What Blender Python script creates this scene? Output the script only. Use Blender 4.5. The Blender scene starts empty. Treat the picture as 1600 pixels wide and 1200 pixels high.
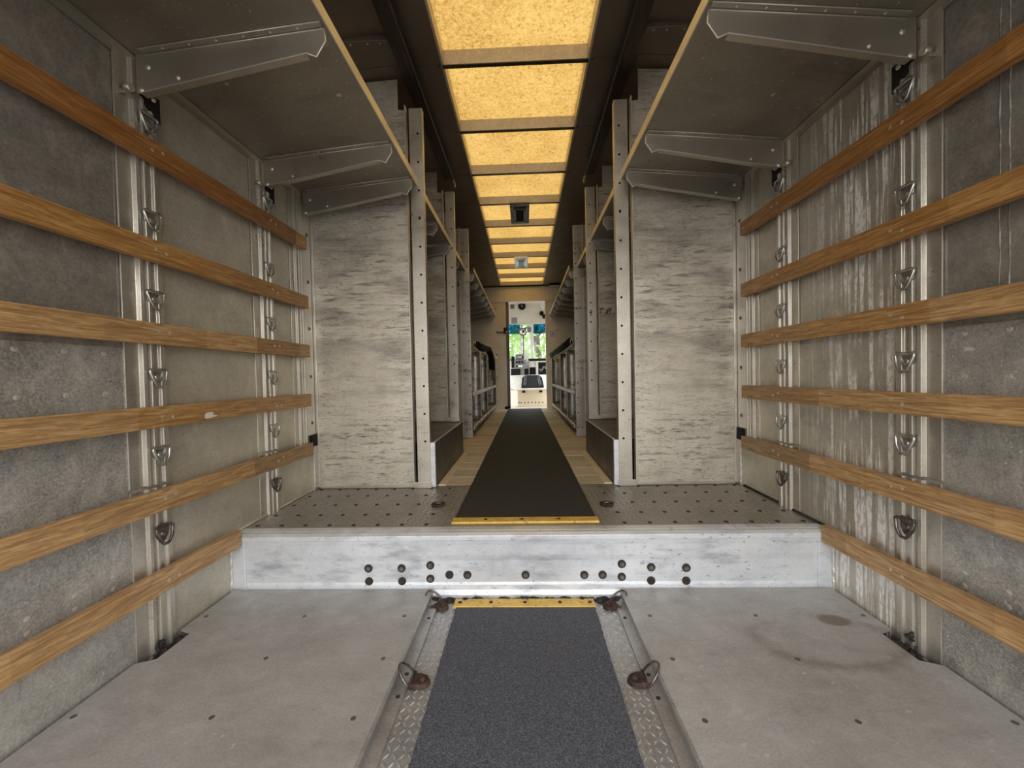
import bpy, math, random
from mathutils import Vector, Matrix
random.seed(7)
S = bpy.context.scene
C = S.collection
PI = math.pi

# ------------------------------------------------------------------ camera
FPX = 620.0
CAM = Vector((0.0112, 0.0, 0.8086))
CR = Vector((0.99929103, 0.03131709, -0.02089696))
CU = Vector((0.02025442, 0.0206961, 0.99958063))
CF = Vector((-0.03173645, 0.99929521, -0.02004711))
cd = bpy.data.cameras.new('camera')
cam = bpy.data.objects.new('camera', cd)
C.objects.link(cam)
cd.sensor_width = 36.0
cd.lens = 36.0 * FPX / 1600.0
cd.clip_start = 0.02
cd.clip_end = 300
m3 = Matrix((CR, CU, -CF)).transposed()
cam.matrix_world = Matrix.Translation(CAM) @ m3.to_4x4()
S.camera = cam

# ------------------------------------------------------------------ light
w = bpy.data.worlds.new('sky')
S.world = w
w.use_nodes = True
nt = w.node_tree
bg = nt.nodes['Background']
tc = nt.nodes.new('ShaderNodeTexCoord')
sep = nt.nodes.new('ShaderNodeSeparateXYZ')
rmp = nt.nodes.new('ShaderNodeValToRGB')
rmp.color_ramp.elements[0].position = 0.0
rmp.color_ramp.elements[0].color = (0.36, 0.35, 0.335, 1)
rmp.color_ramp.elements[1].position = 1.0
rmp.color_ramp.elements[1].color = (0.97, 1.0, 1.045, 1)
nt.links.new(tc.outputs['Generated'], sep.inputs[0])
nt.links.new(sep.outputs['Z'], rmp.inputs[0])
nt.links.new(rmp.outputs[0], bg.inputs['Color'])
bg.inputs['Strength'].default_value = 5.4

sd = bpy.data.lights.new('sun', 'SUN')
sd.energy = 2.2
sd.color = (1.0, 0.95, 0.87)
sd.angle = math.radians(1.0)
sun = bpy.data.objects.new('sun', sd)
C.objects.link(sun)
sun.rotation_euler = (math.radians(-28), math.radians(14), 0)   # high sun in front of the van

def portal(name, loc, rot, sx, sy):
    l = bpy.data.lights.new(name, 'AREA')
    l.shape = 'RECTANGLE'; l.size = sx; l.size_y = sy
    l.cycles.is_portal = True
    o = bpy.data.objects.new(name, l); C.objects.link(o)
    o.location = loc; o.rotation_euler = rot
portal('rear_opening_portal', (0, -0.93, 1.2), (PI/2, 0, 0), 2.4, 2.7)       # sky sampling at the open rear door
portal('cab_front_portal', (0, 8.78, 1.5), (-PI/2, 0, 0), 2.2, 1.0)
S.view_settings.view_transform = 'Standard'
S.view_settings.look = 'None'
S.view_settings.exposure = 0.45
S.view_settings.gamma = 1.0
S.view_settings.use_curve_mapping = False
S.cycles.max_bounces = 8
S.cycles.diffuse_bounces = 5
S.cycles.glossy_bounces = 4
S.cycles.sample_clamp_indirect = 8.0

# ------------------------------------------------------------------ helpers
def at(px, py, Y):
    """the place at depth Y that the photograph shows at (px, py)"""
    d = CR * ((px - 800) / FPX) - CU * ((py - 600) / FPX) + CF
    return CAM + d * ((Y - CAM.y) / d.y)

class MB:
    def __init__(s): s.v = []; s.f = []; s.sm = []
    def add(s, vs, fs, smooth=False):
        b = len(s.v); s.v += [tuple(p) for p in vs]
        for f in fs: s.f.append([b + i for i in f]); s.sm.append(smooth)
        return s
    def box(s, x0, x1, y0, y1, z0, z1):
        x0, x1 = min(x0, x1), max(x0, x1); y0, y1 = min(y0, y1), max(y0, y1); z0, z1 = min(z0, z1), max(z0, z1)
        return s.add([(x0,y0,z0),(x1,y0,z0),(x1,y1,z0),(x0,y1,z0),(x0,y0,z1),(x1,y0,z1),(x1,y1,z1),(x0,y1,z1)],
                     [(0,3,2,1),(4,5,6,7),(0,1,5,4),(1,2,6,5),(2,3,7,6),(3,0,4,7)])
    def prism(s, poly, axis, a, b):
        """poly: 2D points; axis 'x': (y,z), 'y': (x,z), 'z': (x,y)"""
        ar = sum(poly[i][0]*poly[(i+1) % len(poly)][1] - poly[(i+1) % len(poly)][0]*poly[i][1] for i in range(len(poly)))
        if (ar < 0) != (axis == 'y'): poly = poly[::-1]
        a, b = min(a, b), max(a, b)
        P = {'x': lambda p, t: (t, p[0], p[1]), 'y': lambda p, t: (p[0], t, p[1]), 'z': lambda p, t: (p[0], p[1], t)}[axis]
        n = len(poly)
        vs = [P(p, a) for p in poly] + [P(p, b) for p in poly]
        fs = [tuple(range(n))[::-1], tuple(range(n, 2*n))] + [(i, (i+1) % n, n + (i+1) % n, n + i) for i in range(n)]
        return s.add(vs, fs)
    def tube(s, pts, r, n=8, closed=False, radii=None):
        pts = [Vector(p) for p in pts]; N = len(pts); vs = []
        up = Vector((0, 0, 1))
        prev = None
        for i, p in enumerate(pts):
            a = pts[(i-1) % N] if (closed or i > 0) else p
            b = pts[(i+1) % N] if (closed or i < N-1) else p
            t = (b - a).normalized()
            if prev is None:
                u = t.cross(up) if abs(t.z) < .9 else t.cross(Vector((1, 0, 0)))
            else:
                u = prev - t * prev.dot(t)
            u.normalize(); prev = u; q = t.cross(u)
            rr = radii[i] if radii else r
            for k in range(n):
                an = 2*PI*k/n
                vs.append(p + (u*math.cos(an) + q*math.sin(an))*rr)
        fs = []
        for i in range(N if closed else N-1):
            for k in range(n):
                j = (i+1) % N
                fs.append((i*n+k, i*n+(k+1) % n, j*n+(k+1) % n, j*n+k))
        b = len(s.v); s.add(vs, fs, True)
        if not closed:
            s.f.append([b+k for k in range(n)][::-1]); s.sm.append(False)
            s.f.append([b+(N-1)*n+k for k in range(n)]); s.sm.append(False)
        return s
    def cyl(s, p0, p1, r, n=12, r1=None):
        return s.tube([p0, p1], r, n, radii=[r, r if r1 is None else r1])
    def dome(s, c, nrm, r, h, n=10, rings=3):
        c = Vector(c); nrm = Vector(nrm).normalized()
        u = nrm.orthogonal().normalized(); q = nrm.cross(u)
        vs = []; fs = []
        for i in range(rings):
            a = PI/2*i/rings
            for k in range(n):
                t = 2*PI*k/n
                vs.append(c + (u*math.cos(t)+q*math.sin(t))*r*math.cos(a) + nrm*h*math.sin(a))
        vs.append(c + nrm*h)
        for i in range(rings-1):
            for k in range(n): fs.append((i*n+k, i*n+(k+1) % n, (i+1)*n+(k+1) % n, (i+1)*n+k))
        for k in range(n): fs.append(((rings-1)*n+k, (rings-1)*n+(k+1) % n, rings*n))
        return s.add(vs, fs, True)
    def build(s, name, mat, parent=None, color=None, bevel=0, seg=2, kind=None, local=False):
        me = bpy.data.meshes.new(name)
        off = (0, 0, 0) if local else parent_loc(parent)
        me.from_pydata([(x-off[0], y-off[1], z-off[2]) for x, y, z in s.v], [], s.f)
        me.polygons.foreach_set('use_smooth', s.sm)
        me.materials.append(M[mat])
        me.update()
        o = bpy.data.objects.new(name, me); C.objects.link(o)
        if parent is not None: o.parent = parent
        if color: o.color = (*color, 1)
        if bevel:
            md = o.modifiers.new('edge', 'BEVEL'); md.width = bevel; md.segments = seg; md.limit_method = 'ANGLE'; md.angle_limit = math.radians(40)
        if kind: o['kind'] = kind
        return o

def parent_loc(p):
    v = Vector((0, 0, 0))
    while p is not None:
        v = v + p.location; p = p.parent
    return v

def thing(name, label, cat, loc=(0, 0, 0), group=None, kind=None):
    o = bpy.data.objects.new(name, None); C.objects.link(o)
    o.location = loc; o.empty_display_size = .05
    o['label'] = label
    if cat: o['category'] = cat
    if group: o['group'] = group
    if kind: o['kind'] = kind
    return o

def tag(o, label, cat, group=None, kind=None):
    o['label'] = label
    if cat: o['category'] = cat
    if group: o['group'] = group
    if kind: o['kind'] = kind
    return o

def inst(me_obj, name, loc, parent, rotz=0.0):
    """another piece that shares mesh data; loc in the parent's space"""
    o = bpy.data.objects.new(name, me_obj.data); C.objects.link(o)
    o.parent = parent; o.location = loc; o.rotation_euler = (0, 0, rotz)
    return o

# ------------------------------------------------------------------ materials
M = {}
class NT:
    def __init__(s, name):
        m = bpy.data.materials.new(name); m.use_nodes = True
        M[name] = m; s.t = m.node_tree; s.n = s.t.nodes; s.b = s.n['Principled BSDF']; s.out = s.n['Material Output']
        s.tc = s.n.new('ShaderNodeTexCoord')
    def link(s, a, b): s.t.links.new(a, b)
    def noise(s, scale, vec=(1, 1, 1), detail=4, rough=.55, loc=(0, 0, 0), dist=0.0):
        mp = s.n.new('ShaderNodeMapping'); mp.inputs['Scale'].default_value = vec; mp.inputs['Location'].default_value = loc
        s.link(s.tc.outputs['Object'], mp.inputs[0])
        nz = s.n.new('ShaderNodeTexNoise'); nz.inputs['Scale'].default_value = scale
        nz.inputs['Detail'].default_value = detail; nz.inputs['Roughness'].default_value = rough; nz.inputs['Distortion'].default_value = dist
        s.link(mp.outputs[0], nz.inputs['Vector'])
        return nz.outputs['Fac']
    def ramp(s, fac, stops):
        r = s.n.new('ShaderNodeValToRGB'); e = r.color_ramp.elements
        e[0].position, e[1].position = stops[0][0], stops[-1][0]
        for (p, c), el in zip((stops[0], stops[-1]), (e[0], e[1])): el.color = c if len(c) == 4 else (*c, 1)
        for p, c in stops[1:-1]:
            el = e.new(p); el.color = (*c, 1)
        s.link(fac, r.inputs[0]); return r.outputs[0]
    def mask(s, fac, lo, hi, amt=1.0):
        r = s.n.new('ShaderNodeMapRange'); r.inputs['From Min'].default_value = lo; r.inputs['From Max'].default_value = hi
        r.inputs['To Max'].default_value = amt; r.clamp = True
        s.link(fac, r.inputs['Value']); return r.outputs['Result']
    def math(s, op, a, b):
        r = s.n.new('ShaderNodeMath'); r.operation = op
        for i, x in enumerate((a, b)):
            if isinstance(x, (int, float)): r.inputs[i].default_value = x
            else: s.link(x, r.inputs[i])
        return r.outputs[0]
    def mix(s, fac, a, b, mode='MIX'):
        r = s.n.new('ShaderNodeMix'); r.data_type = 'RGBA'; r.blend_type = mode
        for sock, x in ((r.inputs[0], fac), (r.inputs[6], a), (r.inputs[7], b)):
            if isinstance(x, (int, float)): sock.default_value = x
            elif isinstance(x, tuple): sock.default_value = (*x, 1) if len(x) == 3 else x
            else: s.link(x, sock)
        return r.outputs[2]
    def axis(s, which):
        r = s.n.new('ShaderNodeSeparateXYZ'); s.link(s.tc.outputs['Object'], r.inputs[0]); return r.outputs[which]
    def bump(s, h, strength=.2, dist=.002):
        r = s.n.new('ShaderNodeBump'); r.inputs['Strength'].default_value = strength; r.inputs['Distance'].default_value = dist
        s.link(h, r.inputs['Height']); s.link(r.outputs[0], s.b.inputs['Normal'])
    def set(s, col=None, metal=0, rough=.5, spec=None):
        if col is not None:
            if isinstance(col, tuple): s.b.inputs['Base Color'].default_value = (*col, 1)
            else: s.link(col, s.b.inputs['Base Color'])
        if isinstance(metal, (int, float)): s.b.inputs['Metallic'].default_value = metal
        else: s.link(metal, s.b.inputs['Metallic'])
        if isinstance(rough, (int, float)): s.b.inputs['Roughness'].default_value = rough
        else: s.link(rough, s.b.inputs['Roughness'])
        if spec is not None: s.b.inputs['Specular IOR Level'].default_value = spec

def sheet(name, c0, c1, metal, rough, cloud=2.5, scuff=None, specks=0.0, drips=None, grain=0.15, mottle=0.0, bump=.10):
    """worn sheet metal: cloudy oxide, directional scuffs, small light chips, chalky run marks"""
    t = NT(name)
    col = t.ramp(t.noise(cloud, detail=6, rough=.65), [(.3, c0), (.7, c1)])
    fine = t.noise(160, detail=3)
    col = t.mix(t.mask(fine, .35, .65, grain), col, tuple(min(1, x*1.5) for x in c1))
    if mottle:
        mo = t.noise(11, vec=(1, 1.6, 1.0), detail=8, rough=.72, loc=(7, 3, 2), dist=.8)
        col = t.mix(t.mask(mo, .50, .74, mottle), col, tuple(min(1, x*1.75) for x in c1))
        col = t.mix(t.mask(mo, .46, .26, mottle), col, tuple(x*.45 for x in c0))
    if scuff:
        for (vec, sc, lo, hi, amt, colr) in scuff:
            f = t.mask(t.noise(sc, vec=vec, detail=7, rough=.62, loc=(3.1, 1.7, .4)), lo, hi, amt)
            f = t.math('MULTIPLY', f, t.math('ADD', t.mask(t.noise(2.6, detail=3, loc=(9, sc, 4)), .38, .60, .75), .25))
            col = t.mix(f, col, colr)
    if specks:
        f = t.mask(t.noise(110, detail=1.5), .69, .74, specks)
        col = t.mix(f, col, (.75, .75, .73))
        f = t.mask(t.noise(28, vec=(1, .7, 1.2), detail=1.0, loc=(5, 2, 1)), .775, .80, specks)
        col = t.mix(f, col, (.8, .8, .78))
    if drips:
        st = t.noise(55, vec=(0, 1, .035), detail=3, rough=.6)
        brk = t.noise(5, vec=(1, 2.2, 1.3), detail=3)
        ymid, yw = drips
        ya = t.math('ABSOLUTE', t.math('SUBTRACT', t.axis(1), ymid), 0)
        yf = t.mask(ya, yw, yw*.30, 1.0)
        spl = t.mask(t.noise(90, vec=(1, 1, .5), detail=3), .38, .52, 1)
        f = t.math('MULTIPLY', t.mask(st, .485, .54, 1.0), t.mask(brk, .34, .50, 1.0))
        f = t.math('MULTIPLY', t.math('MULTIPLY', f, t.math('ADD', t.math('MULTIPLY', spl, .6), .4)), yf)
        col = t.mix(f, col, (.96, .94, .90)); metal = t.math('MULTIPLY', t.math('SUBTRACT', 1.0, f), metal)
    r = t.math('ADD', t.mask(t.noise(9, detail=5), .3, .7, .22), rough - .11)
    t.set(col, metal, r)
    t.bump(t.noise(5, detail=2), bump, .006)
    return t

DK = (.055, .05, .045)
sheet('wall_sheet_upper_dim', (.22, .205, .178), (.38, .356, .315), .40, .42, cloud=2.6,  # brown oxidised sheet, with the dimmer light higher up mixed into its colour
      scuff=[((.6, .9, 2.6), 3.2, .50, .70, .60, (.10, .096, .088)), ((2, 9, 22), 4.5, .58, .70, .45, DK)], specks=.35, grain=.3, mottle=.45)
sheet('wall_sheet_lower_lit', (.25, .241, .218), (.49, .476, .44), .33, .44, cloud=2.2,  # paler speckled sheet, with the stronger light low down mixed into its colour
      scuff=[((.6, .9, 2.6), 3.2, .50, .70, .60, (.13, .128, .122)), ((2, 9, 22), 4.5, .58, .70, .4, DK)], specks=.8, grain=.5, mottle=.55)
sheet('wall_sheet_clean', (.44, .41, .335), (.61, .572, .475), .40, .42, cloud=3.0,  # cleaner sheet; warm skylight spill is tinted into the base colour
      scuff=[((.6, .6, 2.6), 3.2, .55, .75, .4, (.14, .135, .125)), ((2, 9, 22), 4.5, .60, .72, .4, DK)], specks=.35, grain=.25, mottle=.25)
sheet('wall_sheet_runs', (.38, .356, .295), (.53, .50, .42), .40, .42, cloud=3.0,  # same warm skylight tint in the base, under real run marks
      scuff=[((.6, .6, 2.6), 3.2, .55, .75, .5, (.1, .1, .1))], specks=.4, drips=(1.37, .29), grain=.25, mottle=.3)
sheet('partition_sheet', (.60, .545, .44), (.82, .755, .625), .42, .40, cloud=2.0, mottle=.25,  # base colour carries the skylight's warm glow besides the real scuffs
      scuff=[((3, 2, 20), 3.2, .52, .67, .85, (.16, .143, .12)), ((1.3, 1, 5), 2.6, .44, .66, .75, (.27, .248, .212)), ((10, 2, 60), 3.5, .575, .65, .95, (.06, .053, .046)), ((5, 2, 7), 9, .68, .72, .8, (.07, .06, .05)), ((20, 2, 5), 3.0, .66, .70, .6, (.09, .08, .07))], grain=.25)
sheet('post_aluminium', (.49, .455, .39), (.67, .63, .55), .7, .36, cloud=5,  # aluminium tinted warm to stand in for skylight bounce
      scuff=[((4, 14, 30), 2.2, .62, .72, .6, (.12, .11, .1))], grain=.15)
sheet('step_aluminium', (.70, .735, .785), (.86, .895, .94), .42, .42, cloud=4,
      mottle=.25, scuff=[((2, 3, 7), 3.0, .50, .70, .65, (.27, .29, .335)), ((9, 2, 16), 4.0, .60, .68, .8, (.10, .10, .105)), ((30, 2, 40), 4.0, .66, .70, .8, (.06, .06, .06))], grain=.3)
sheet('floor_paint', (.33, .318, .30), (.42, .412, .398), .2, .50, cloud=3.2,
      mottle=.30, bump=.03, scuff=[((1.2, 1.4, 1), 2.2, .48, .72, .55, (.25, .215, .18)), ((6, 9, 1), 2.2, .57, .72, .35, (.22, .20, .18)), ((1, 1, 1), 46, .645, .70, .55, (.66, .66, .64)), ((1, 1, 1), 17, .70, .74, .6, (.13, .11, .09))], grain=.3)
sheet('shelf_sheet', (.26, .234, .19), (.35, .318, .265), .75, .38, cloud=2.2,
      scuff=[((1, 3, 1), 2.5, .55, .75, .5, (.08, .07, .06))], specks=.6, grain=.1)
sheet('bracket_metal', (.38, .352, .295), (.49, .456, .39), .75, .36, cloud=4, specks=.3, grain=.1)
sheet('lip_metal', (.66, .63, .57), (.80, .765, .70), .6, .40, cloud=4, grain=.1)
sheet('ceiling_sheet', (.20, .165, .13), (.27, .225, .18), .6, .42, cloud=1.6, grain=.05)
sheet('plate_metal', (.26, .245, .22), (.38, .36, .33), .55, .42, cloud=4,
      scuff=[((1, 1, 1), 5, .56, .75, .5, (.16, .14, .115))], grain=.25)
sheet('channel_metal', (.25, .245, .238), (.40, .392, .38), .5, .40, cloud=9, mottle=.4,
      scuff=[((1, 1, 1), 7, .58, .74, .6, (.14, .125, .11))], grain=.3)
sheet('tread_metal', (.70, .70, .69), (.85, .85, .84), .75, .30, cloud=9, grain=.1)
sheet('plate_tread', (.34, .32, .29), (.46, .435, .40), .6, .36, cloud=9, grain=.1)
sheet('box_metal', (.13, .125, .115), (.18, .17, .155), .4, .45, cloud=3, grain=.05)
sheet('rack_metal', (.44, .42, .38), (.62, .595, .55), .6, .36, cloud=2.4,
      scuff=[((2, 2, 6), 2.4, .52, .68, .8, DK)], grain=.1)
sheet('bulkhead_metal', (.80, .70, .53), (.92, .84, .68), .20, .40, cloud=2.5,
      scuff=[((2, 1, 3), 3, .58, .75, .4, (.25, .19, .13))], grain=.06)
sheet('cab_paint', (.66, .62, .55), (.78, .74, .67), .0, .5, cloud=3, grain=.05)
sheet('bar_metal', (.50, .43, .32), (.66, .57, .43), .3, .45, cloud=30, grain=.4)

# right deck panel: rust-brown stain with a curved run, as it lies there
t = sheet('floor_paint_stained', (.33, .318, .30), (.42, .412, .398), .2, .50, cloud=3.2,
      mottle=.30, bump=.03, scuff=[((1.2, 1.4, 1), 2.2, .48, .72, .55, (.25, .215, .18)), ((6, 9, 1), 2.2, .57, .72, .35, (.22, .20, .18)), ((1, 1, 1), 46, .645, .70, .55, (.66, .66, .64)), ((1, 1, 1), 17, .70, .74, .6, (.13, .11, .09))], grain=.3)
def blob(t, cx, cy, rx, ry, soft, wob):
    px = t.math('DIVIDE', t.math('SUBTRACT', t.axis(0), cx), rx)
    py = t.math('DIVIDE', t.math('SUBTRACT', t.axis(1), cy), ry)
    d = t.math('SQRT', t.math('ADD', t.math('MULTIPLY', px, px), t.math('MULTIPLY', py, py)), 0)
    d = t.math('ADD', d, t.math('MULTIPLY', t.math('SUBTRACT', t.noise(14, detail=4), .5), wob))
    return d
base = t.b.inputs['Base Color'].links[0].from_socket
d = blob(t, .994, 1.295, .055, .032, .3, .8)
col = t.mix(t.mask(d, 1.05, .75, .75), base, (.17, .135, .085))
d2 = blob(t, .90, 1.20, .20, .115, .3, .5)
ring = t.math('MULTIPLY', t.mask(d2, .80, 1.0, 1), t.mask(d2, 1.22, 1.0, 1))
ring = t.math('MULTIPLY', ring, t.mask(t.noise(5, detail=3), .35, .55, .6))
col = t.mix(ring, col, (.20, .17, .14))
t.link(col, t.b.inputs['Base Color'])

t = NT('oak')
oi = t.n.new('ShaderNodeObjectInfo')
g1 = t.noise(7, vec=(4, .8, 5), detail=9, rough=.68, dist=1.6)
g2 = t.noise(70, vec=(3, .10, 3), detail=5, rough=.65)
g3 = t.noise(26, vec=(3, .22, 4), detail=6, rough=.7, dist=.8)
col = t.ramp(g1, [(.28, (.36, .180, .055)), (.5, (.58, .345, .120)), (.74, (.77, .515, .225))])
col = t.mix(t.mask(g3, .48, .60, .7), col, (.28, .135, .045))
col = t.mix(t.mask(g2, .45, .62, .55), col, (.28, .13, .042))
col = t.mix(t.mask(t.noise(5, vec=(2, 1.4, 4), detail=5, dist=1.0), .60, .72, .55), col, (.14, .065, .026))
col = t.mix(1.0, col, oi.outputs['Color'], 'MULTIPLY')
t.set(col, 0, .42); t.bump(g2, .15, .001)

t = NT('rubber')
col = t.ramp(t.noise(420, detail=2), [(.38, (.034, .036, .046)), (.55, (.092, .098, .120)), (.72, (.20, .21, .25))])
col = t.mix(t.mask(t.noise(3, detail=5), .5, .75, .35), col, (.12, .118, .115))
t.set(col, 0, .75); t.bump(t.noise(420, detail=2), .5, .002)
t = NT('rubber_dusty')
col = t.ramp(t.noise(420, detail=2), [(.40, (.018, .017, .016)), (.62, (.055, .052, .048)), (.74, (.12, .11, .10))])
col = t.mix(t.mask(t.noise(7, detail=4), .58, .72, .5), col, (.012, .011, .010))
t.set(col, 0, .75); t.bump(t.noise(420, detail=2), .5, .002)
t = NT('yellow_paint')
col = t.ramp(t.noise(18, detail=5), [(.3, (.62, .38, .06)), (.6, (.80, .53, .10))])
col = t.mix(t.mask(t.noise(60, detail=3), .60, .66, .7), col, (.24, .15, .05))
t.set(col, 0, .45)
t = NT('rust')
t.set(t.ramp(t.noise(50, detail=6), [(.3, (.025, .015, .012)), (.55, (.068, .036, .027)), (.75, (.13, .082, .064))]), .3, .7)
t.bump(t.noise(90, detail=4), .4, .002)
t = NT('bolt_steel')
t.set(t.ramp(t.noise(60, detail=5), [(.35, (.12, .085, .065)), (.65, (.26, .23, .21))]), .6, .5)
t = NT('bolt_recess'); t.set((.045, .040, .036), .3, .7)
t = NT('screw_steel'); t.set(t.ramp(t.noise(80), [(.3, (.50, .46, .38)), (.7, (.80, .76, .66))]), .7, .35)
t = NT('hole_dark'); t.set((.012, .010, .009), 0, .9)
t = NT('ring_steel'); t.set(t.ramp(t.noise(40), [(.3, (.38, .37, .35)), (.7, (.62, .61, .58))]), .9, .30)
t = NT('ring_dark'); t.set(t.ramp(t.noise(60), [(.35, (.10, .08, .07)), (.7, (.30, .27, .25))]), .8, .4)
t = NT('track_metal'); t.set(t.ramp(t.noise(20, vec=(4, .3, 4)), [(.3, (.05, .042, .035)), (.7, (.10, .085, .07))]), .7, .32)
t = NT('dirt'); t.set(t.ramp(t.noise(60, detail=6), [(.35, (.012, .010, .009)), (.65, (.06, .05, .042))]), 0, .95); t.bump(t.noise(80, detail=5), .9, .01)
t = NT('planks')
oi = t.n.new('ShaderNodeObjectInfo')
col = t.ramp(t.noise(8, vec=(.5, 5, 1), detail=7), [(.3, (.60, .525, .39)), (.7, (.82, .735, .58))])
col = t.mix(1.0, col, oi.outputs['Color'], 'MULTIPLY')
t.set(col, 0, .55)
t = NT('black_plastic'); t.set((.012, .012, .013), 0, .7, .25)
t = NT('black_fabric'); t.set((.006, .006, .007), 0, .85)
t = NT('grey_plastic'); t.set((.24, .25, .27), .1, .4)
t = NT('white_paint'); t.set(t.ramp(t.noise(10), [(.3, (.70, .70, .66)), (.7, (.82, .82, .78))]), 0, .45)
t = NT('white_paper'); t.set((.85, .84, .80), 0, .6)
t = NT('chrome'); t.set((.75, .75, .75), 1.0, .12)
t = NT('lens'); t.set((.55, .55, .52), .2, .2)
t = NT('marker_ink'); t.set((.02, .017, .014), 0, .6)
t = NT('chalk'); t.set(t.ramp(t.noise(40), [(.40, (.20, .19, .17)), (.65, (.48, .46, .43))]), 0, .9)
t = NT('weld'); t.set(t.ramp(t.noise(50), [(.3, (.6, .58, .55)), (.7, (.88, .87, .85))]), .5, .4); t.bump(t.noise(120), .8, .004)
t = NT('asphalt'); t.set(t.ramp(t.noise(4, detail=8), [(.3, (.085, .083, .080)), (.7, (.13, .127, .122))]), 0, .9)
t = NT('grass'); t.set(t.ramp(t.noise(6, detail=8), [(.3, (.08, .14, .03)), (.7, (.20, .30, .08))]), 0, .9)
t = NT('bark'); t.set(t.ramp(t.noise(12, vec=(3, 3, .6), detail=6), [(.3, (.07, .055, .04)), (.7, (.20, .17, .13))]), 0, .9)
t = NT('leaves')
oi = t.n.new('ShaderNodeObjectInfo')
t.set(t.ramp(t.noise(1.3, detail=5), [(.3, (.14, .24, .07)), (.55, (.32, .45, .16)), (.75, (.55, .65, .32))]), 0, .6)
tr = t.n.new('ShaderNodeBsdfTranslucent'); tr.inputs[0].default_value = (.35, .5, .12, 1)
mx = t.n.new('ShaderNodeMixShader'); mx.inputs[0].default_value = .4
t.link(t.b.outputs[0], mx.inputs[1]); t.link(tr.outputs[0], mx.inputs[2]); t.link(mx.outputs[0], t.out.inputs[0])
def clear(name, colr, gl):
    t = NT(name)
    tp = t.n.new('ShaderNodeBsdfTransparent'); tp.inputs[0].default_value = (*colr, 1)
    g = t.n.new('ShaderNodeBsdfGlossy'); g.inputs['Roughness'].default_value = .03
    mx = t.n.new('ShaderNodeMixShader'); mx.inputs[0].default_value = gl
    t.link(tp.outputs[0], mx.inputs[1]); t.link(g.outputs[0], mx.inputs[2]); t.link(mx.outputs[0], t.out.inputs[0])
clear('glass', (.90, .95, .93), .05)
clear('blue_tint', (.06, .38, .68), .05)

# fibreglass skylight sheet: daylight from the roof shines through it
t = NT('fibreglass')
n1 = t.noise(3.2, detail=6, rough=.6)
n2 = t.noise(62, detail=6, rough=.8, dist=.8)
col = t.ramp(n1, [(.30, (0.1159, 0.0591, 0.0105)), (.55, (0.1544, 0.0895, 0.0212)), (.75, (0.1845, 0.1156, 0.0331))])
col = t.mix(t.mask(n2, .42, .66, .8), col, (0.2048, 0.1439, 0.0518))
col = t.mix(t.mask(n2, .48, .34, .8), col, (0.0763, 0.0302, 0.0043))
tr = t.n.new('ShaderNodeBsdfTranslucent'); t.link(col, tr.inputs[0])
df = t.n.new('ShaderNodeBsdfDiffuse'); df.inputs[0].default_value = (.35, .22, .07, 1)
mx = t.n.new('ShaderNodeMixShader'); mx.inputs[0].default_value = .15
t.link(tr.outputs[0], mx.inputs[1]); t.link(df.outputs[0], mx.inputs[2]); t.link(mx.outputs[0], t.out.inputs[0])

# ------------------------------------------------------------------ sizes read off the photograph (metres)
W = 1.145            # half inner width of the cargo body
Y0 = -0.90           # unseen open rear end, set far back to dim the upper walls
Y1 = 1.496           # step riser
Y2 = 2.133           # first partitions
Y3 = 3.09            # second partitions
Y4 = 3.86            # third partitions
YB = 7.15            # bulkhead to the cab
ZS = 0.212           # raised deck
ZC = 2.415           # ceiling
ZCH = -0.040         # sunken channel of the low deck
SL = (1.544, 1.2424, 0.9912, 0.7387, 0.4842, 0.2372)      # slat tops
RZ = (1.597, 1.304, 1.062, 0.823, 0.584, 0.338)           # tie-down rings
SIDES = ((-1, 'left'), (1, 'right'))

# ================================================================== FLOOR
floor = thing('floor', 'cargo floor: painted low deck with sunken centre channel, raised plate deck and boards', None, (0, 0, 0), kind='structure')
MB().box(-W, W, Y0, Y1+.02, -.14, -.06).build('under_floor', 'dirt', floor)
for s, nm in SIDES:
    e = .358
    pts = [(s*e, Y0), (s*1.132, Y0), (s*1.132, 1.095), (s*1.085, 1.115), (s*1.085, 1.235), (s*1.132, 1.25), (s*1.132, Y1-.006), (s*e, Y1-.006)]
    MBp = MB().prism(pts, 'z', -.006, 0.0)
    pan = MBp.build('floor_panel', 'floor_paint' if s < 0 else 'floor_paint_stained', floor)
    k = 0
    for yy in (-.285, -.085, .116, .316, .517, .717, .917, 1.118, 1.321):
        for xx in (.413, .759, 1.105):
            if k == 0:
                scr0 = MB().cyl((s*xx, yy, -.001), (s*xx, yy, .0012), .0065, 10).build('screw', 'bolt_steel', pan)
                sx0, sy0 = s*xx, yy
            else:
                inst(scr0, 'screw', (s*xx-sx0, yy-sy0, 0), pan)
            k += 1
    # steel angle lining the channel
    ang = MB().prism([(s*.362, 0.0), (s*.352, .001), (s*.3555, ZCH+.010), (s*.326, ZCH+.007), (s*.326, ZCH), (s*.362, ZCH)], 'y', Y0, Y1-.012).build('edge_angle', 'channel_metal', floor, bevel=.001)
    for i, yy in enumerate((.42, .62, .82, 1.02, 1.10, 1.36)):
        if i == 0: rv0 = MB().cyl((s*.340, yy, ZCH+.005), (s*.340, yy, ZCH+.0095), .006, 8).build('screw', 'bolt_recess', ang); ry0 = yy
        else: inst(rv0, 'screw', (0, yy-ry0, 0), ang)

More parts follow.
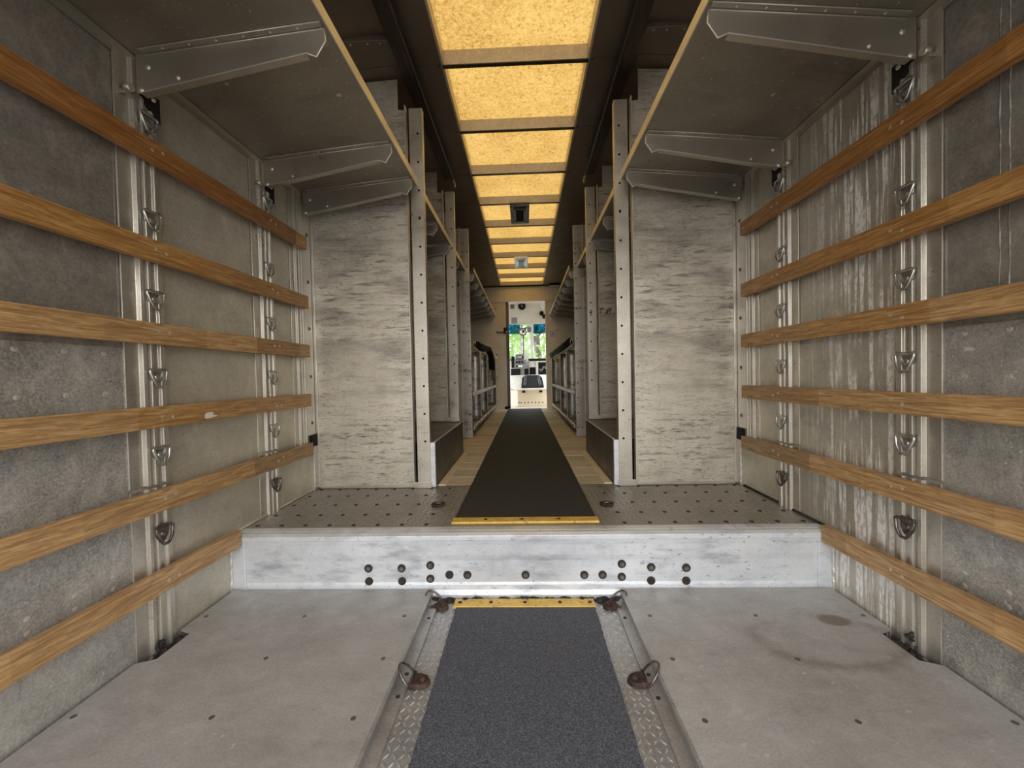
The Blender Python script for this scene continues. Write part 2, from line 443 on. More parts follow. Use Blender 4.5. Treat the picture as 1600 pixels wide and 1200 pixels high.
def treads(m, x0, x1, y0, y1, z, px, py, L, Wd, H, jig=0.0, skip=None):
    """raised lozenges of diamond plate, alternating direction"""
    ny = int((y1-y0)/py); nx = int((x1-x0)/px)
    for j in range(ny):
        for i in range(nx):
            cx = x0 + (i+.5)*px; cy = y0 + (j+.5)*py
            if skip and skip(cx, cy): continue
            a = (PI*.30 if (i+j) % 2 else -PI*.30)
            c, sn = math.cos(a), math.sin(a)
            P = lambda u, v, h: (cx + u*c - v*sn, cy + u*sn + v*c, z+h)
            m.add([P(-L/2, 0, 0), P(0, -Wd/2, 0), P(L/2, 0, 0), P(0, Wd/2, 0), P(-L*.28, 0, H), P(L*.28, 0, H)],
                  [(0, 1, 5, 4), (1, 2, 5), (2, 3, 5), (3, 0, 4, 5)])
    return m
chan = MB().box(-.36, .36, Y0, Y1, ZCH-.01, ZCH).build('channel_plate', 'channel_metal', floor)
m = MB()
for s in (-1, 1): treads(m, *(sorted((s*.250, s*.326))), .3, Y1-.03, ZCH, .0180, .0205, .019, .0052, .0026)
m.build('tread', 'tread_metal', chan, kind='stuff')

plate = MB().box(-W, W, Y1+.062, Y2+.03, ZS-.02, ZS).build('platform_plate', 'plate_metal', floor)
m = treads(MB(), -W+.01, W-.01, Y1+.07, Y2+.02, ZS, .0245, .0245, .030, .007, .0016, skip=lambda x, y: abs(x) < .31)
m.build('tread', 'plate_tread', plate, kind='stuff')
h0 = None
for yy in (1.59, 1.71, 1.847, 1.987, 2.105):
    for i in range(-11, 12):
        xx = i*.1
        if abs(xx) < .33: continue
        if h0 is None:
            h0 = MB().cyl((0, 0, -.001), (0, 0, .0024), .0085, 8).build('screw', 'bolt_recess', plate, local=True); h0.location = (xx, yy, ZS)
        else: inst(h0, 'screw', (xx, yy, ZS), plate)

# aisle boards past the first partitions
yb = Y2+.035; k = 0
MB().box(-W, W, Y2+.03, YB+.2, ZS-.09, ZS-.022).build('sub_floor', 'dirt', floor)
while yb < YB+.02:
    wdt = .195
    for s in (-1, 1):
        v = random.uniform(.82, 1.08)
        x0, x1 = sorted((s*.285, s*1.10))
        MB().box(x0, x1, yb, yb+wdt-.013, ZS-.022, ZS-.001).build('floor_board', 'planks', floor, color=(v, v*random.uniform(.96, 1.0), v*random.uniform(.9, 1.0)))
    yb += wdt; k += 1
MB().box(-.29, .29, Y2+.03, YB+.2, ZS-.022, ZS-.002).build('centre_board', 'planks', floor)
for s in (-1, 1):
    MB().box(s*.435, s*.478, Y2+.035, 3.11, ZS-.001, ZS+.006).build('board_strip', 'planks', floor, color=(1.1, 1.08, 1.0), bevel=.002)

# ================================================================== STEP
step = thing('step_riser', 'bright aluminium step face with rows of rusty bolts between low and raised deck', 'step', (0, Y1, 0), kind='structure')
prof = [(Y1+.012, -.05), (Y1-.006, -.045), (Y1-.009, -.02), (Y1+.001, -.006), (Y1+.003, .012), (Y1+.0055, .022), (Y1+.006, .105), (Y1+.004, .125), (Y1+.003, .165), (Y1+.001, .190), (Y1+.025, .190), (Y1+.025, -.05)]
MB().prism(prof, 'x', -W+.055, W-.055).build('face', 'step_aluminium', step, bevel=.003)
for s in (-1, 1):
    x0, x1 = sorted((s*(W-.055), s*(W-.002)))
    MB().box(x0, x1, Y1-.001, Y1+.025, -.05, .192).build('end_plate', 'step_aluminium', step, bevel=.002)
    pts = [(s*(W-.004), Y1-.004 + .002*math.sin(i*1.7), -.02 + i*.0125) for i in range(19)]
    MB().tube(pts, .006, 8, radii=[.0055 + .0015*math.sin(i*2.1) for i in range(19)]).build('weld_bead', 'weld', step)
MB().prism([(Y1-.004, .186), (Y1-.004, .204), (Y1+.010, .2125), (Y1+.026, .2125), (Y1+.028, ZS+.0025), (Y1+.064, ZS+.0025), (Y1+.064, .19), (Y1+.02, .186)], 'x', -W+.012, W-.012).build('nosing', 'step_aluminium', step, bevel=.0015)
BO = [(-.606, .077), (-.605, .027), (-.477, .077), (-.476, .027), (-.365, .088), (-.366, .036), (-.292, .051), (-.223, .050), (0, .049),
      (.223, .048), (.292, .048), (.365, .089), (.364, .040), (.475, .076), (.474, .025), (.606, .073), (.605, .024)]
for i, (x, z) in enumerate(BO):
    y = Y1 + .005
    b = MB().cyl((x, y-.0035, z), (x, y+.004, z), .0155, 16).build('bolt', 'bolt_recess', step)
    hm = MB(); hm.cyl((x, y-.0075, z-.002), (x, y-.0035, z-.002), .0095, 6)
    hm.build('bolt_head', 'rust' if z < .035 or i == 6 else 'bolt_steel', b, bevel=.001)

# ================================================================== WALLS
def wall_x(s, d): return s*(W-d)     # d metres in from the wall sheet
POSTP = [(0, 0), (0, .005), (.040, .006), (.043, .018), (.052, .020), (.056, .011), (.061, .011), (.064, .023), (.072, .023), (.075, .015),
         (.093, .015), (.096, .023), (.103, .023), (.106, .014), (.124, .013), (.124, 0)]
for s, nm in SIDES:
    wall = thing('wall_'+nm, 'worn grey aluminium side wall with ribbed posts on the %s of the cargo body' % nm, None, (0, 0, 0), kind='structure')
    edges = [Y0, 0.0, .55, 1.17, 1.73, 1.99, 3.1, 3.9, 5.0, 6.1, YB+.1]
    for a, b in zip(edges[:-1], edges[1:]):
        drip = s > 0 and a > 1.1 and b < 1.8
        mt = 'wall_sheet_runs' if drip else ('wall_sheet_upper_dim' if b < 1.2 else 'wall_sheet_clean')
        lo = MB().box(wall_x(s, .002), s*(W+.03), a+.001, b-.001, -.06, .913).build('wall_panel', 'wall_sheet_lower_lit' if b < 1.2 else mt, wall)
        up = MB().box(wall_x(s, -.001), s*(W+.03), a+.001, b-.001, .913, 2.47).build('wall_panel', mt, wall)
        if b < 1.2:
            r0 = None
            for yy in (.58, .675, .77, .865, .962, 1.056):
                if not (a < yy < b): continue
                for zz in (.894, .783, .273, .239):
                    if r0 is None:
                        r0 = MB().dome((0, 0, 0), (-s, 0, 0),   .0070, .0014, 8, 2).build('rivet', 'lip_metal', lo, local=True); r0.location = (wall_x(s, .002), yy, zz)
                    else: inst(r0, 'rivet', (wall_x(s, .002), yy, zz), lo)
    # ribbed hat posts: an upper and a lower length with a gap between
    for yy in (-.005, .552, 1.109, 1.668):
        up = [(wall_x(s, d+.001), yy+u) for u, d in POSTP]
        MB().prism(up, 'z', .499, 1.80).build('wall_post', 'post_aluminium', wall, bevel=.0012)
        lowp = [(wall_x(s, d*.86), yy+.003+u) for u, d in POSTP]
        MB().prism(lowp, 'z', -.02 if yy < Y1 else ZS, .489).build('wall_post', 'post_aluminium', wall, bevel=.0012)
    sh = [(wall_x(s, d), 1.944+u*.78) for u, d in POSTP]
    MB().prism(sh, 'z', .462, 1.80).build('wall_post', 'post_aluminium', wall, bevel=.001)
    # bolted strip and welded foot next to the first partition
    st = MB().box(wall_x(s, 0), wall_x(s, .014), 2.042, Y2-.004, .515, 1.72).build('bolted_strip', 'lip_metal', wall, bevel=.002)
    b0 = None
    for zz in (1.58, 1.331, 1.083, .828, .580):
        if b0 is None:
            b0 = MB().dome((0, 0, 0), (-s, 0, 0), .010, .006, 10, 2).build('bolt', 'bolt_steel', st, local=True); b0.location = (wall_x(s, .014), 2.088, zz)
        else: inst(b0, 'bolt', (wall_x(s, .014), 2.088, zz), st)
    MB().box(wall_x(s, 0), wall_x(s, .020), Y2-.055, Y2-.006, .455, .514).build('notch_shade', 'hole_dark', wall)  # dark block stands in for the shade inside a notch
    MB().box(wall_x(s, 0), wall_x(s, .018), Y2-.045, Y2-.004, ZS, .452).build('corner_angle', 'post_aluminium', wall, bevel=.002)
    pts = [(wall_x(s, .019), Y2-.044 + .002*math.sin(i*2.3), ZS + .012 + i*.0125) for i in range(19)]
    MB().tube(pts, .005, 8, radii=[.0042+.0016*math.sin(i*1.9) for i in range(19)]).build('weld_bead', 'weld', wall)
    MB().tube([(wall_x(s, .004), Y1+.03, ZS+.004), (wall_x(s, .004), Y2-.01, ZS+.004)], .006, 6).build('weld_bead', 'post_aluminium' if s < 0 else 'dirt', wall)

for ya, za, zb_r in ((.985, 1.72, .93), (.966, 1.70, .96)):
    n = 24; rr = random.Random(int(ya*1000))
    pts = [(W+.0006, ya+rr.uniform(-.0015, .0015), za+(zb_r-za)*i/n) for i in range(n+1)]
    MB().tube(pts, .002, 5, radii=[rr.uniform(.0009, .0021) for _ in pts]).build('dried_run', 'chalk', bpy.data.objects['wall_right'])
# dirt caught at the foot of the near posts
for s, nm in SIDES:
    m = MB(); rnd = random.Random(4+s)
    for i in range(26):
        x = s*rnd.uniform(1.092, 1.128); y = rnd.uniform(1.118, 1.235); r = rnd.uniform(.004, .012)
        m.dome((x, y, -.018), (rnd.uniform(-.3, .3), rnd.uniform(-.3, .3), 1), r, r*1.2, 6, 2)
    for i in range(10):
        x = s*rnd.uniform(1.117, 1.126); y = rnd.uniform(1.150, 1.185); r = rnd.uniform(.004, .008)
        m.dome((x, y, rnd.uniform(-.01, .04)), (-s, 0, .3), r, r, 6, 2)
    tag(m.build('dirt', 'dirt', None), 'dark crumbly dirt caught at the foot of the near %s wall post' % nm, 'dirt', kind='stuff')

# ------------------------------------------------------------------ wooden slats
ORD = ['top', 'second', 'third', 'fourth', 'fifth', 'lowest']
ORDL = ['topmost of six wooden wall slats', 'second wooden wall slat from the top', 'third wooden wall slat from the top', 'fourth wooden wall slat from the top', 'fifth wooden wall slat from the top', 'lowest short wooden wall slat ending at the step']
EXTRA = {('left', 0): 'pale spliced end piece', ('left', 2): 'spliced joint', ('left', 3): 'white paper scrap', ('left', 4): 'darker far end',
         ('right', 4): 'darker far end'}
def tone(v, r=0.0): return (v*(1+r), v*1.02, v*(1.12-r*2)) if r else (v*1.0, v*1.06, v*1.32)
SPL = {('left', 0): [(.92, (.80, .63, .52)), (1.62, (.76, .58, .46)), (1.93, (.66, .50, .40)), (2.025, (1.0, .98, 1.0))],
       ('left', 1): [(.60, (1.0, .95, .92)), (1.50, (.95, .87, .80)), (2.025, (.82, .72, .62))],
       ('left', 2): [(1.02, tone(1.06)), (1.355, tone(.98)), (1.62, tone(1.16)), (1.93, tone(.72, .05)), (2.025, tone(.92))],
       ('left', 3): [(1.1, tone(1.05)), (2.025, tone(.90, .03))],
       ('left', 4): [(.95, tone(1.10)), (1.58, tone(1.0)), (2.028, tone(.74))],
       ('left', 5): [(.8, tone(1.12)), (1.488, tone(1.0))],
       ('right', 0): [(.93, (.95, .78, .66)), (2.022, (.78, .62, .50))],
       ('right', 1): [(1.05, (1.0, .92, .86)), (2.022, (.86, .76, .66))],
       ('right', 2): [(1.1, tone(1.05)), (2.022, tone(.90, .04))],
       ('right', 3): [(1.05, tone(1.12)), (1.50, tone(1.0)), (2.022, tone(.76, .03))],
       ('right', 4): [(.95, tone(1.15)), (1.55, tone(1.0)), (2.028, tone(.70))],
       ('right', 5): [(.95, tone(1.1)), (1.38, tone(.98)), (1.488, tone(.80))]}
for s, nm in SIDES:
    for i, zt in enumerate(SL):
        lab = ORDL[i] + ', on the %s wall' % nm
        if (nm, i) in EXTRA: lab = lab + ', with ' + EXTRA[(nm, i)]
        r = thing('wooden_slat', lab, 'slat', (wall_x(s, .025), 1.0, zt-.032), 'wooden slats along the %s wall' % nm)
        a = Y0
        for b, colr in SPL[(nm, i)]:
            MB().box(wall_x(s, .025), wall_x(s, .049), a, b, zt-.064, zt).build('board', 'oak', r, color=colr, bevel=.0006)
            a = b
        sc0 = None
        for yy in (.59, .625, 1.176, 1.212, 1.735, 1.770, 1.995):
            if i == 5 and yy > Y1 or (yy > 1.9 and i != 0): continue
            zz = zt - .032 + random.uniform(-.010, .010)
            if sc0 is None:
                sc0 = MB().dome((0, 0, 0), (-s, 0, 0), .0058, .0016, 10, 2).build('screw', 'screw_steel', r, local=True); sc0.location = (s*-.0242, yy-1.0, zz-(zt-.032))
            else: inst(sc0, 'screw', (s*-.0242, yy-1.0, zz-(zt-.032)), r)
# torn paper on the fourth left slat
p = [(1.338, .701), (1.352, .704), (1.372, .703), (1.373, .697), (1.366, .694), (1.384, .692), (1.392, .687), (1.372, .686), (1.362, .683), (1.338, .683), (1.334, .690)]
o = MB().prism(p, 'x', wall_x(-1, .0492), wall_x(-1, .0500)).build('paper_scrap', 'white_paper', None)
tag(o, 'torn scrap of white paper stuck on the fourth left wooden slat', 'paper')

# ------------------------------------------------------------------ tie-down rings
def ring_proto(mat):
    root = thing('tie_down_ring', '', 'ring', (0, 0, 0))
    P = [(-.028, .024), (-.0235, .0275), (.0235, .0275), (.028, .024), (.0275, .018), (.021, -.004), (.013, -.020), (.006, -.0262), (-.006, -.0262), (-.013, -.020), (-.021, -.004), (-.0275, .018)]
    pts = [(.014 + .004*(z < 0), y, z) for y, z in P]
    MB().tube(pts, .0044, 8, closed=True).build('ring', mat, root)
    b = MB(); b.prism([(-.024, .024), (.024, .024), (.019, .000), (.009, -.019), (-.009, -.019), (-.019, .000)], 'x', 0, .008)
    br = b.build('bracket', mat, root, bevel=.002)
    MB().prism([(-.021, .020), (.021, .020), (.021, .033), (-.021, .033)], 'x', 0, .0085).build('hinge_tab', mat, root, bevel=.003)
    MB().dome((.008, 0, .003), (1, 0, 0), .0115, .007, 12, 3).build('rivet', mat, br)
    return root
def copy_tree(o, parent=None):
    c = o.copy(); C.objects.link(c); c.parent = parent
    for ch in list(o.children): copy_tree(ch, c)
    return c
protos = {'ring_steel': ring_proto('ring_steel'), 'ring_dark': ring_proto('ring_dark')}
used = set()
for s, nm in SIDES:
    for yy, near in ((1.169, 'near'), (1.7285, 'far')):
        for i, zz in enumerate(RZ):
            mt = 'ring_dark' if i == 5 else 'ring_steel'
            o = protos[mt] if mt not in used else copy_tree(protos[mt]); used.add(mt)
            o.location = (wall_x(s, .0165), yy + .020, zz); o.rotation_euler = (0, 0, 0 if s < 0 else PI)
            o['label'] = '%s %s tie-down ring from the top on the %s %s wall post' % (('first', 'second', 'third', 'fourth', 'fifth', 'sixth')[i], 'rusty dark' if i == 5 else 'shiny steel', near, nm)
            o['group'] = 'tie-down rings on the wall posts'

# ================================================================== SHELVES AND PARTITIONS
XF = .540            # front lip of the shelves
def shelf_z(ax):     # shelf sheet slopes down to the wall
    return 1.772 + (W-ax)/(W-XF)*.058
def shelf(s, nm, y0, y1, brs, lab, group, xf=XF, zoff=0.0, lip=.036, rivets=True):
    r = thing('overhead_shelf', lab, 'shelf', (s*W, y0, 1.77+zoff), group)
    z0, z1 = shelf_z(W-.002)+zoff, shelf_z(xf)+zoff
    sh = MB().prism([(s*(W-.002), z0), (s*xf, z1), (s*xf, z1+.004), (s*(W-.002), z0+.004)], 'y', y0, y1).build('shelf_sheet', 'shelf_sheet', r)
    lp = MB(); lp.prism([(s*xf, z1-.002), (s*(xf-.004), z1-.002), (s*(xf-.004), z1+lip), (s*(xf+.010), z1+lip+.002), (s*(xf+.010), z1+lip-.003), (s*xf, z1+lip-.004)], 'y', y0, y1)
    lp.build('front_lip', 'lip_metal', r, bevel=.0008)
    MB().prism([(s*(W-.003), z0-.016), (s*(W-.006), z0-.016), (s*(W-.006), z0-.003), (s*(W-.03), z0-.001), (s*(W-.03), z0+.001), (s*(W-.003), z0)], 'y', y0, y1).build('back_flange', 'bracket_metal', r)
    for yy in brs:
        zi = z0-.004; t_ = .0025
        poly = [(s*1.112, shelf_z(1.112)+zoff), (s*(xf+.008), shelf_z(xf+.008)+zoff-.002), (s*(xf+.004), z1-.042), (s*(xf+.032), z1-.085), (s*(xf+.062), z1-.072), (s*1.104, z0-.108), (s*1.112, z0-.108)]
        b = MB().prism(poly, 'y', yy, yy+t_).build('bracket', 'bracket_metal', r)
        # top flange along the shelf and rolled lower edge
        fl = MB(); fl.prism([(s*1.085, shelf_z(1.085)+zoff-.0005), (s*(xf+.010), shelf_z(xf+.01)+zoff-.0005), (s*(xf+.010), shelf_z(xf+.01)+zoff-.003), (s*1.085, shelf_z(1.085)+zoff-.003)], 'y', yy-.020, yy)
        fl.build('flange', 'bracket_metal', b)
        MB().tube([(s*1.085, yy-.001, shelf_z(1.085)+zoff-.006), (s*(xf+.012), yy-.001, shelf_z(xf+.012)+zoff-.006)], .0016, 6).build('fold_glint', 'lip_metal', b)  # pale bead drawn as light catching the fold
        MB().tube([(s*1.085, yy-.020, shelf_z(1.085)+zoff-.002), (s*(xf+.010), yy-.020, shelf_z(xf+.01)+zoff-.002)], .0018, 6).build('flange_glint', 'lip_metal', b)  # bright bead added as the highlight line of the flange
        ed = MB(); ed.tube([(s*(xf+.008), yy+.001, z1-.006), (s*(xf+.004), yy+.001, z1-.042), (s*(xf+.032), yy+.001, z1-.085), (s*(xf+.062), yy+.001, z1-.073), (s*1.104, yy+.001, z0-.108)], .0024, 6)
        ed.build('rolled_edge', 'lip_metal', b)
        lo = MB(); lo.prism([(s*(xf+.062), z1-.0735), (s*1.100, z0-.107), (s*1.100, z0-.1095), (s*(xf+.062), z1-.076)], 'y', yy, yy+.022)
        lo.build('lower_flange', 'bracket_metal', b)
        if rivets:
            r0 = None
            for x in (.62, .70, .78, .86, .94, 1.02):
                loc = (s*x - s*W, yy-.010-y0, shelf_z(x)+zoff-.0035-(1.77+zoff))
                if r0 is None:
                    r0 = MB().dome((0, 0, 0), (0, 0, -1), .004, .0022, 8, 2).build('rivet', 'screw_steel', b, local=True)
                    r0.location = loc
                else: inst(r0, 'rivet', loc, b)
            for x, dz, rr in ((1.075, -.035, .0085), (.985, -.070, .007), (1.098, -.100, .009)):
                MB().dome((s*x, yy, z0+dz), (0, -1, 0), rr, .005, 10, 2).build('bolt', 'screw_steel', b)
    return r
for s, nm in SIDES:
    r = shelf(s, nm, Y0+.25, Y2-.004, (.02, .585, 1.150, 1.722, 2.028), 'long dark sheet-metal overhead shelf above the near %s wall slats' % nm, 'overhead shelves of the rear bay')  # unseen rear length added to darken the upper walls
    shelf(s, nm, Y2+.004, Y3-.004, (2.62, 3.03), 'dark overhead shelf between first and second partitions on the %s' % nm, 'overhead shelves between the partitions', rivets=False)
    shelf(s, nm, Y3+.004, Y4-.004, (3.48, 3.80), 'small overhead shelf between second and third partitions on the %s' % nm, 'overhead shelves between the partitions', rivets=False)
    shelf(s, nm, 4.06, YB-.012, [4.12+.38*i for i in range(9)], 'long far overhead shelf with many brackets reaching the bulkhead on the %s' % nm, 'far overhead shelves', xf=.485, zoff=.045, rivets=False)
    # clamp lug and dark slot where the near brackets meet the posts
    for yy in (1.150, 1.722):
        w_ = bpy.data.objects['wall_'+nm]
        MB().prism([(yy+.022, 1.672), (yy+.022, 1.700), (yy+.084, 1.700), (yy+.084, 1.622)], 'x', wall_x(s, .010), wall_x(s, .0245)).build('post_slot', 'hole_dark', w_)
        MB().cyl((wall_x(s, .010), yy-.012, 1.672), (wall_x(s, .030), yy-.012, 1.672), .011, 10).build('clamp_bolt', 'screw_steel', w_)
        MB().box(wall_x(s, .006), wall_x(s, .026), yy-.028, yy+.004, 1.648, 1.66).build('clamp_lug', 'bracket_metal', w_, bevel=.002)
        MB().dome((wall_x(s, .024), yy+.062, 1.688), (-s, 0, 0), .009, .006, 10, 2).build('clamp_bolt', 'screw_steel', w_)

def partition(s, nm, y, lab, zb, width=.08, fullpost=True, n=0):
    r = thing('partition_panel', lab, 'partition', (s*.85, y, zb), 'sheet metal partitions between the shelf bays')
    xi, xo = .585, .505
    # sheet with a folded rim
    sh = MB(); sh.prism([(s*1.132, zb+.006), (s*.590, zb+.006), (s*.590, 2.24), (s*.637, 2.245), (s*.637, 2.405), (s*1.132, 2.38)], 'y', y, y+.003)
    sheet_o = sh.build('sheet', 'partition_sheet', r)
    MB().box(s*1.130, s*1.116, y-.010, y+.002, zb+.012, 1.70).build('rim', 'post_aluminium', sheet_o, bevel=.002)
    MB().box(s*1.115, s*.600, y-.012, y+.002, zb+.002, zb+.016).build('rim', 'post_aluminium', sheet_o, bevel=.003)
    # channel post with holes
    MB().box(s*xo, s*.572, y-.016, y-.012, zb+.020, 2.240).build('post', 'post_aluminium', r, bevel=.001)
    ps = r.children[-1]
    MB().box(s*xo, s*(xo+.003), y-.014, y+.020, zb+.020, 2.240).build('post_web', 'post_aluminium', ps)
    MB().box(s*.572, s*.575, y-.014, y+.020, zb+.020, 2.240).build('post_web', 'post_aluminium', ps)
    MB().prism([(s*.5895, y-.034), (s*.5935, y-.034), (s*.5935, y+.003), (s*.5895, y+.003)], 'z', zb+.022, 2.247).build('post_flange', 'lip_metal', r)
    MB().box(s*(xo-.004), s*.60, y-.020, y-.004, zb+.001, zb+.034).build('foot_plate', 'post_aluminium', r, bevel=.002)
    h0 = None
    z = 2.105
    zs = []
    while z > zb+.2: zs.append(z); z -= .149
    if n == 0: zs.append(1.663-.0)
    for zz in zs:
        loc = (s*.530-s*.85, -.0162, zz-zb)
        if h0 is None:
            h0 = MB().cyl((0, 0, 0), (0, -.0012, 0), .0062, 10).build('bolt_hole', 'hole_dark', ps, local=True); h0.parent = ps
            h0.location = loc
        else: inst(h0, 'bolt_hole', loc, ps)
    return r
for s, nm in SIDES:
    partition(s, nm, Y2, 'large scuffed first partition sheet facing the rear deck on the %s' % nm, ZS, n=0)
    partition(s, nm, Y3, 'second partition standing on the low metal box on the %s%s' % (nm, ', with marker scrawl' if s > 0 else ''), .462, n=1)
    partition(s, nm, Y4, 'third partition with wide drilled post beside the aisle on the %s' % nm, ZS, n=2)
    # wide drilled face of the third post
    r = [o for o in bpy.data.objects if o.get('label', '').startswith('third partition') and o['label'].endswith(nm)][0]
    pf = MB().box(s*.503, s*.640, Y4-.024, Y4-.017, ZS+.004, 2.238).build('post_cover', 'rack_metal', r, bevel=.001)
    h0 = None
    for k, zz in enumerate([.30+.143*i for i in range(13)]):
        for xx in ((.522,) if k % 4 else (.522, .56)):
            loc = (s*xx-s*.85, -.0243, zz-ZS)
            if h0 is None:
                h0 = MB().cyl((0, 0, 0), (0, -.0012, 0), .0065, 8).build('bolt_hole', 'hole_dark', pf, local=True); h0.location = loc
            else: inst(h0, 'bolt_hole', loc, pf)
# marker scrawl on the second right partition
r = [o for o in bpy.data.objects if o.get('label', '').endswith('marker scrawl')][0]
mk = MB()
def stroke(pts, y, rr=.0035):
    mk.tube([(x, y, z) for x, z in pts], rr, 5)
yq = Y3-.0005
X0, Z0 = .592, 1.30
for pts in ([(0, .012), (.040, .014)], [(0, .012), (.002, .0), (.022, .001), (.016, -.018), (0, -.022)], [(.050, -.034), (.076, .010)],
            [(.080, .014), (.094, .016), (.096, .004), (.080, .000)], [(.072, -.010), (.094, -.004), (.090, -.026), (.066, -.030), (.072, -.010)]):
    stroke([(X0+x, Z0+z) for x, z in pts], yq)
for pts in ([(.520, 1.300), (.538, 1.298), (.540, 1.290), (.524, 1.288)], [(.518, 1.282), (.540, 1.284)], [(.520, 1.276), (.536, 1.272), (.540, 1.264), (.522, 1.262)]):
    stroke(pts, Y3-.0165, .0028)
mk.build('marker_scrawl', 'marker_ink', r)

# low metal boxes between first and second partitions
for s, nm in SIDES:
    r = thing('floor_box', 'low dark metal floor box beside the aisle runner on the %s' % nm, 'box', (s*.8, 2.6, ZS), 'low metal boxes between the partitions')
    MB().box(s*.486, s*1.12, Y2+.026, 3.105, ZS+.455-ZS+.001, .4585).build('top', 'box_metal', r)
    MB().box(s*.482, s*.487, Y2+.010, 3.105, ZS+.002, .4592).build('front', 'box_metal', r, bevel=.001)
    MB().box(s*.479, s*.489, Y2+.012, 3.106, .4565, .4615).build('edging', 'lip_metal', r, bevel=.001)
    MB().box(s*.480, s*.516, Y2-.010, Y2+.010, ZS+.003, .458).build('end_plate', 'step_aluminium', r, bevel=.002)
    MB().box(s*.487, s*1.12, 3.100, 3.105, ZS+.002, .4545).build('back', 'box_metal', r)

# ================================================================== FAR RACKS
for s, nm in SIDES:
    r = thing('shelf_rack', 'low dented metal bin rack along the far %s side of the aisle' % nm, 'rack', (s*.8, 5.5, ZS), 'low bin racks at the far end')
    xf = .490
    for z in (.300, .640):
        sh = MB().box(s*(xf+.012), s*1.13, 3.92, YB-.05, z, z+.004).build('shelf', 'rack_metal', r)
        MB().prism([(s*xf, z-.006), (s*(xf+.004), z-.022), (s*(xf+.010), z-.022), (s*(xf+.014), z+.004), (s*(xf+.004), z+.022), (s*xf, z+.012)], 'y', 3.92, YB-.05).build('lip', 'bracket_metal', sh)
    for i, yy in enumerate((4.57, 5.38, 6.98)):
        # dented divider sheets
        m = MB(); nx, nz = 8, 12
        x0, x1, z0, z1 = xf+.004, 1.12, .304, 1.092
        rnd = random.Random(20+i+s)
        vs = []
        for a in range(nx+1):
            for b in range(nz+1):
                u, v = a/nx, b/nz
                dy = .007*math.sin(3.1*v*PI+i)*math.sin(1.7*u*PI)*(.3+u) + rnd.uniform(-.0015, .0015)
                vs.append((s*(x0+(x1-x0)*u), yy+dy, z0+(z1-z0)*v))
        fs = [(a*(nz+1)+b, (a+1)*(nz+1)+b, (a+1)*(nz+1)+b+1, a*(nz+1)+b+1) for a in range(nx) for b in range(nz)]
        m.add(vs, fs, True)
        o = m.build('divider', 'rack_metal', r)
        md = o.modifiers.new('thick', 'SOLIDIFY'); md.thickness = .003
        MB().box(s*(xf+.002), s*(xf+.008), yy-.012, yy+.003, .304, 1.095).build('edge_fold', 'bracket_metal', o)
    MB().box(s*xf, s*(xf+.03), 6.99, 7.02, ZS+.003, 1.10).build('end_post', 'post_aluminium', r, bevel=.002)
    m = MB(); m.box(s*(xf+.015), s*(xf+.032), 3.95, 7.0, 1.096, 1.108)
    m.build('top_rail', 'box_metal', r, bevel=.002)

def clip(s, nm):
    r = thing('spring_clip', 'small steel spring clip on top of the far %s bin rack' % nm, 'clip', (s*.52, 4.2, 1.112), 'steel clips on the racks')
    pts = [(s*.505, 4.2, 1.114), (s*.502, 4.2, 1.175), (s*.510, 4.2, 1.188), (s*.520, 4.2, 1.185), (s*.523, 4.2, 1.170), (s*.522, 4.2, 1.114)]
    MB().tube(pts, .0035, 6).build('wire', 'chrome', r)
    MB().box(s*.495, s*.60, 4.17, 4.23, 1.111, 1.118).build('base', 'post_aluminium', r, bevel=.002)
    for k, z in enumerate((1.119, 1.128)):
        MB().tube([(s*(.53+.02*j), 4.2+.02*math.sin(j), z+.006*math.sin(j*1.4)) for j in range(5)], .005, 6).build('hook', 'chrome', r)
clip(-1, 'left'); clip(1, 'right')
# black strap bundles lying over the rack tops
def bundle(name, lab, pts, rad, seed, tails):
    r = thing(name, lab, 'strap', pts[0])
    rnd = random.Random(seed)
    m = MB()
    for k in range(5):
        q = [(x+rnd.uniform(-.012, .012), y+rnd.uniform(-.012, .012), z+rnd.uniform(-.014, .016)) for x, y, z in pts]
        m.tube(q, rad, 8, radii=[rad*rnd.uniform(.75, 1.15) for _ in q])
    m.build('strap_roll', 'black_fabric', r)
    for tl in tails: MB().tube(tl, .004, 6).build('strap_tail', 'black_fabric', r)
bundle('strap_bundle', 'black rolled strap bundle draped over the far left bin rack', [(-.505, 4.42, 1.160), (-.505, 4.56, 1.175), (-.50, 4.75, 1.160), (-.495, 4.95, 1.155), (-.485, 5.15, 1.165), (-.465, 5.35, 1.170), (-.448, 5.45, 1.10), (-.440, 5.50, .98), (-.440, 5.50, .90)], .034, 3,
       [[(-.442, 5.50, .90), (-.440, 5.46, .80), (-.440, 5.5, .74), (-.440, 5.56, .80), (-.442, 5.56, .92)], [(-.470, 6.05, 1.11), (-.466, 6.06, .9), (-.468, 6.04, .66)]])
bundle('strap_bundle', 'black rolled strap bundle lying along the far right bin rack', [(.515, 4.35, 1.160), (.510, 4.6, 1.160), (.505, 4.9, 1.160), (.500, 5.3, 1.160), (.495, 5.8, 1.160), (.490, 6.4, 1.160), (.485, 6.8, 1.155)], .034, 5,
       [[(.477, 6.55, 1.13), (.473, 6.56, .95), (.474, 6.54, .72), (.470, 6.56, .60)]])
for s, nm in SIDES:
    o = MB()
    o.dome((s*.482, 6.9, 1.112), (0, 0, 1), .034, .05, 10, 3); o.cyl((s*.482, 6.9, 1.11), (s*.482, 6.9, 1.113), .034, 10)
    tag(o.build('white_rag', 'white_paper', None), 'small white rag at the far end of the %s bin rack' % nm, 'rag', 'white rags on the racks')

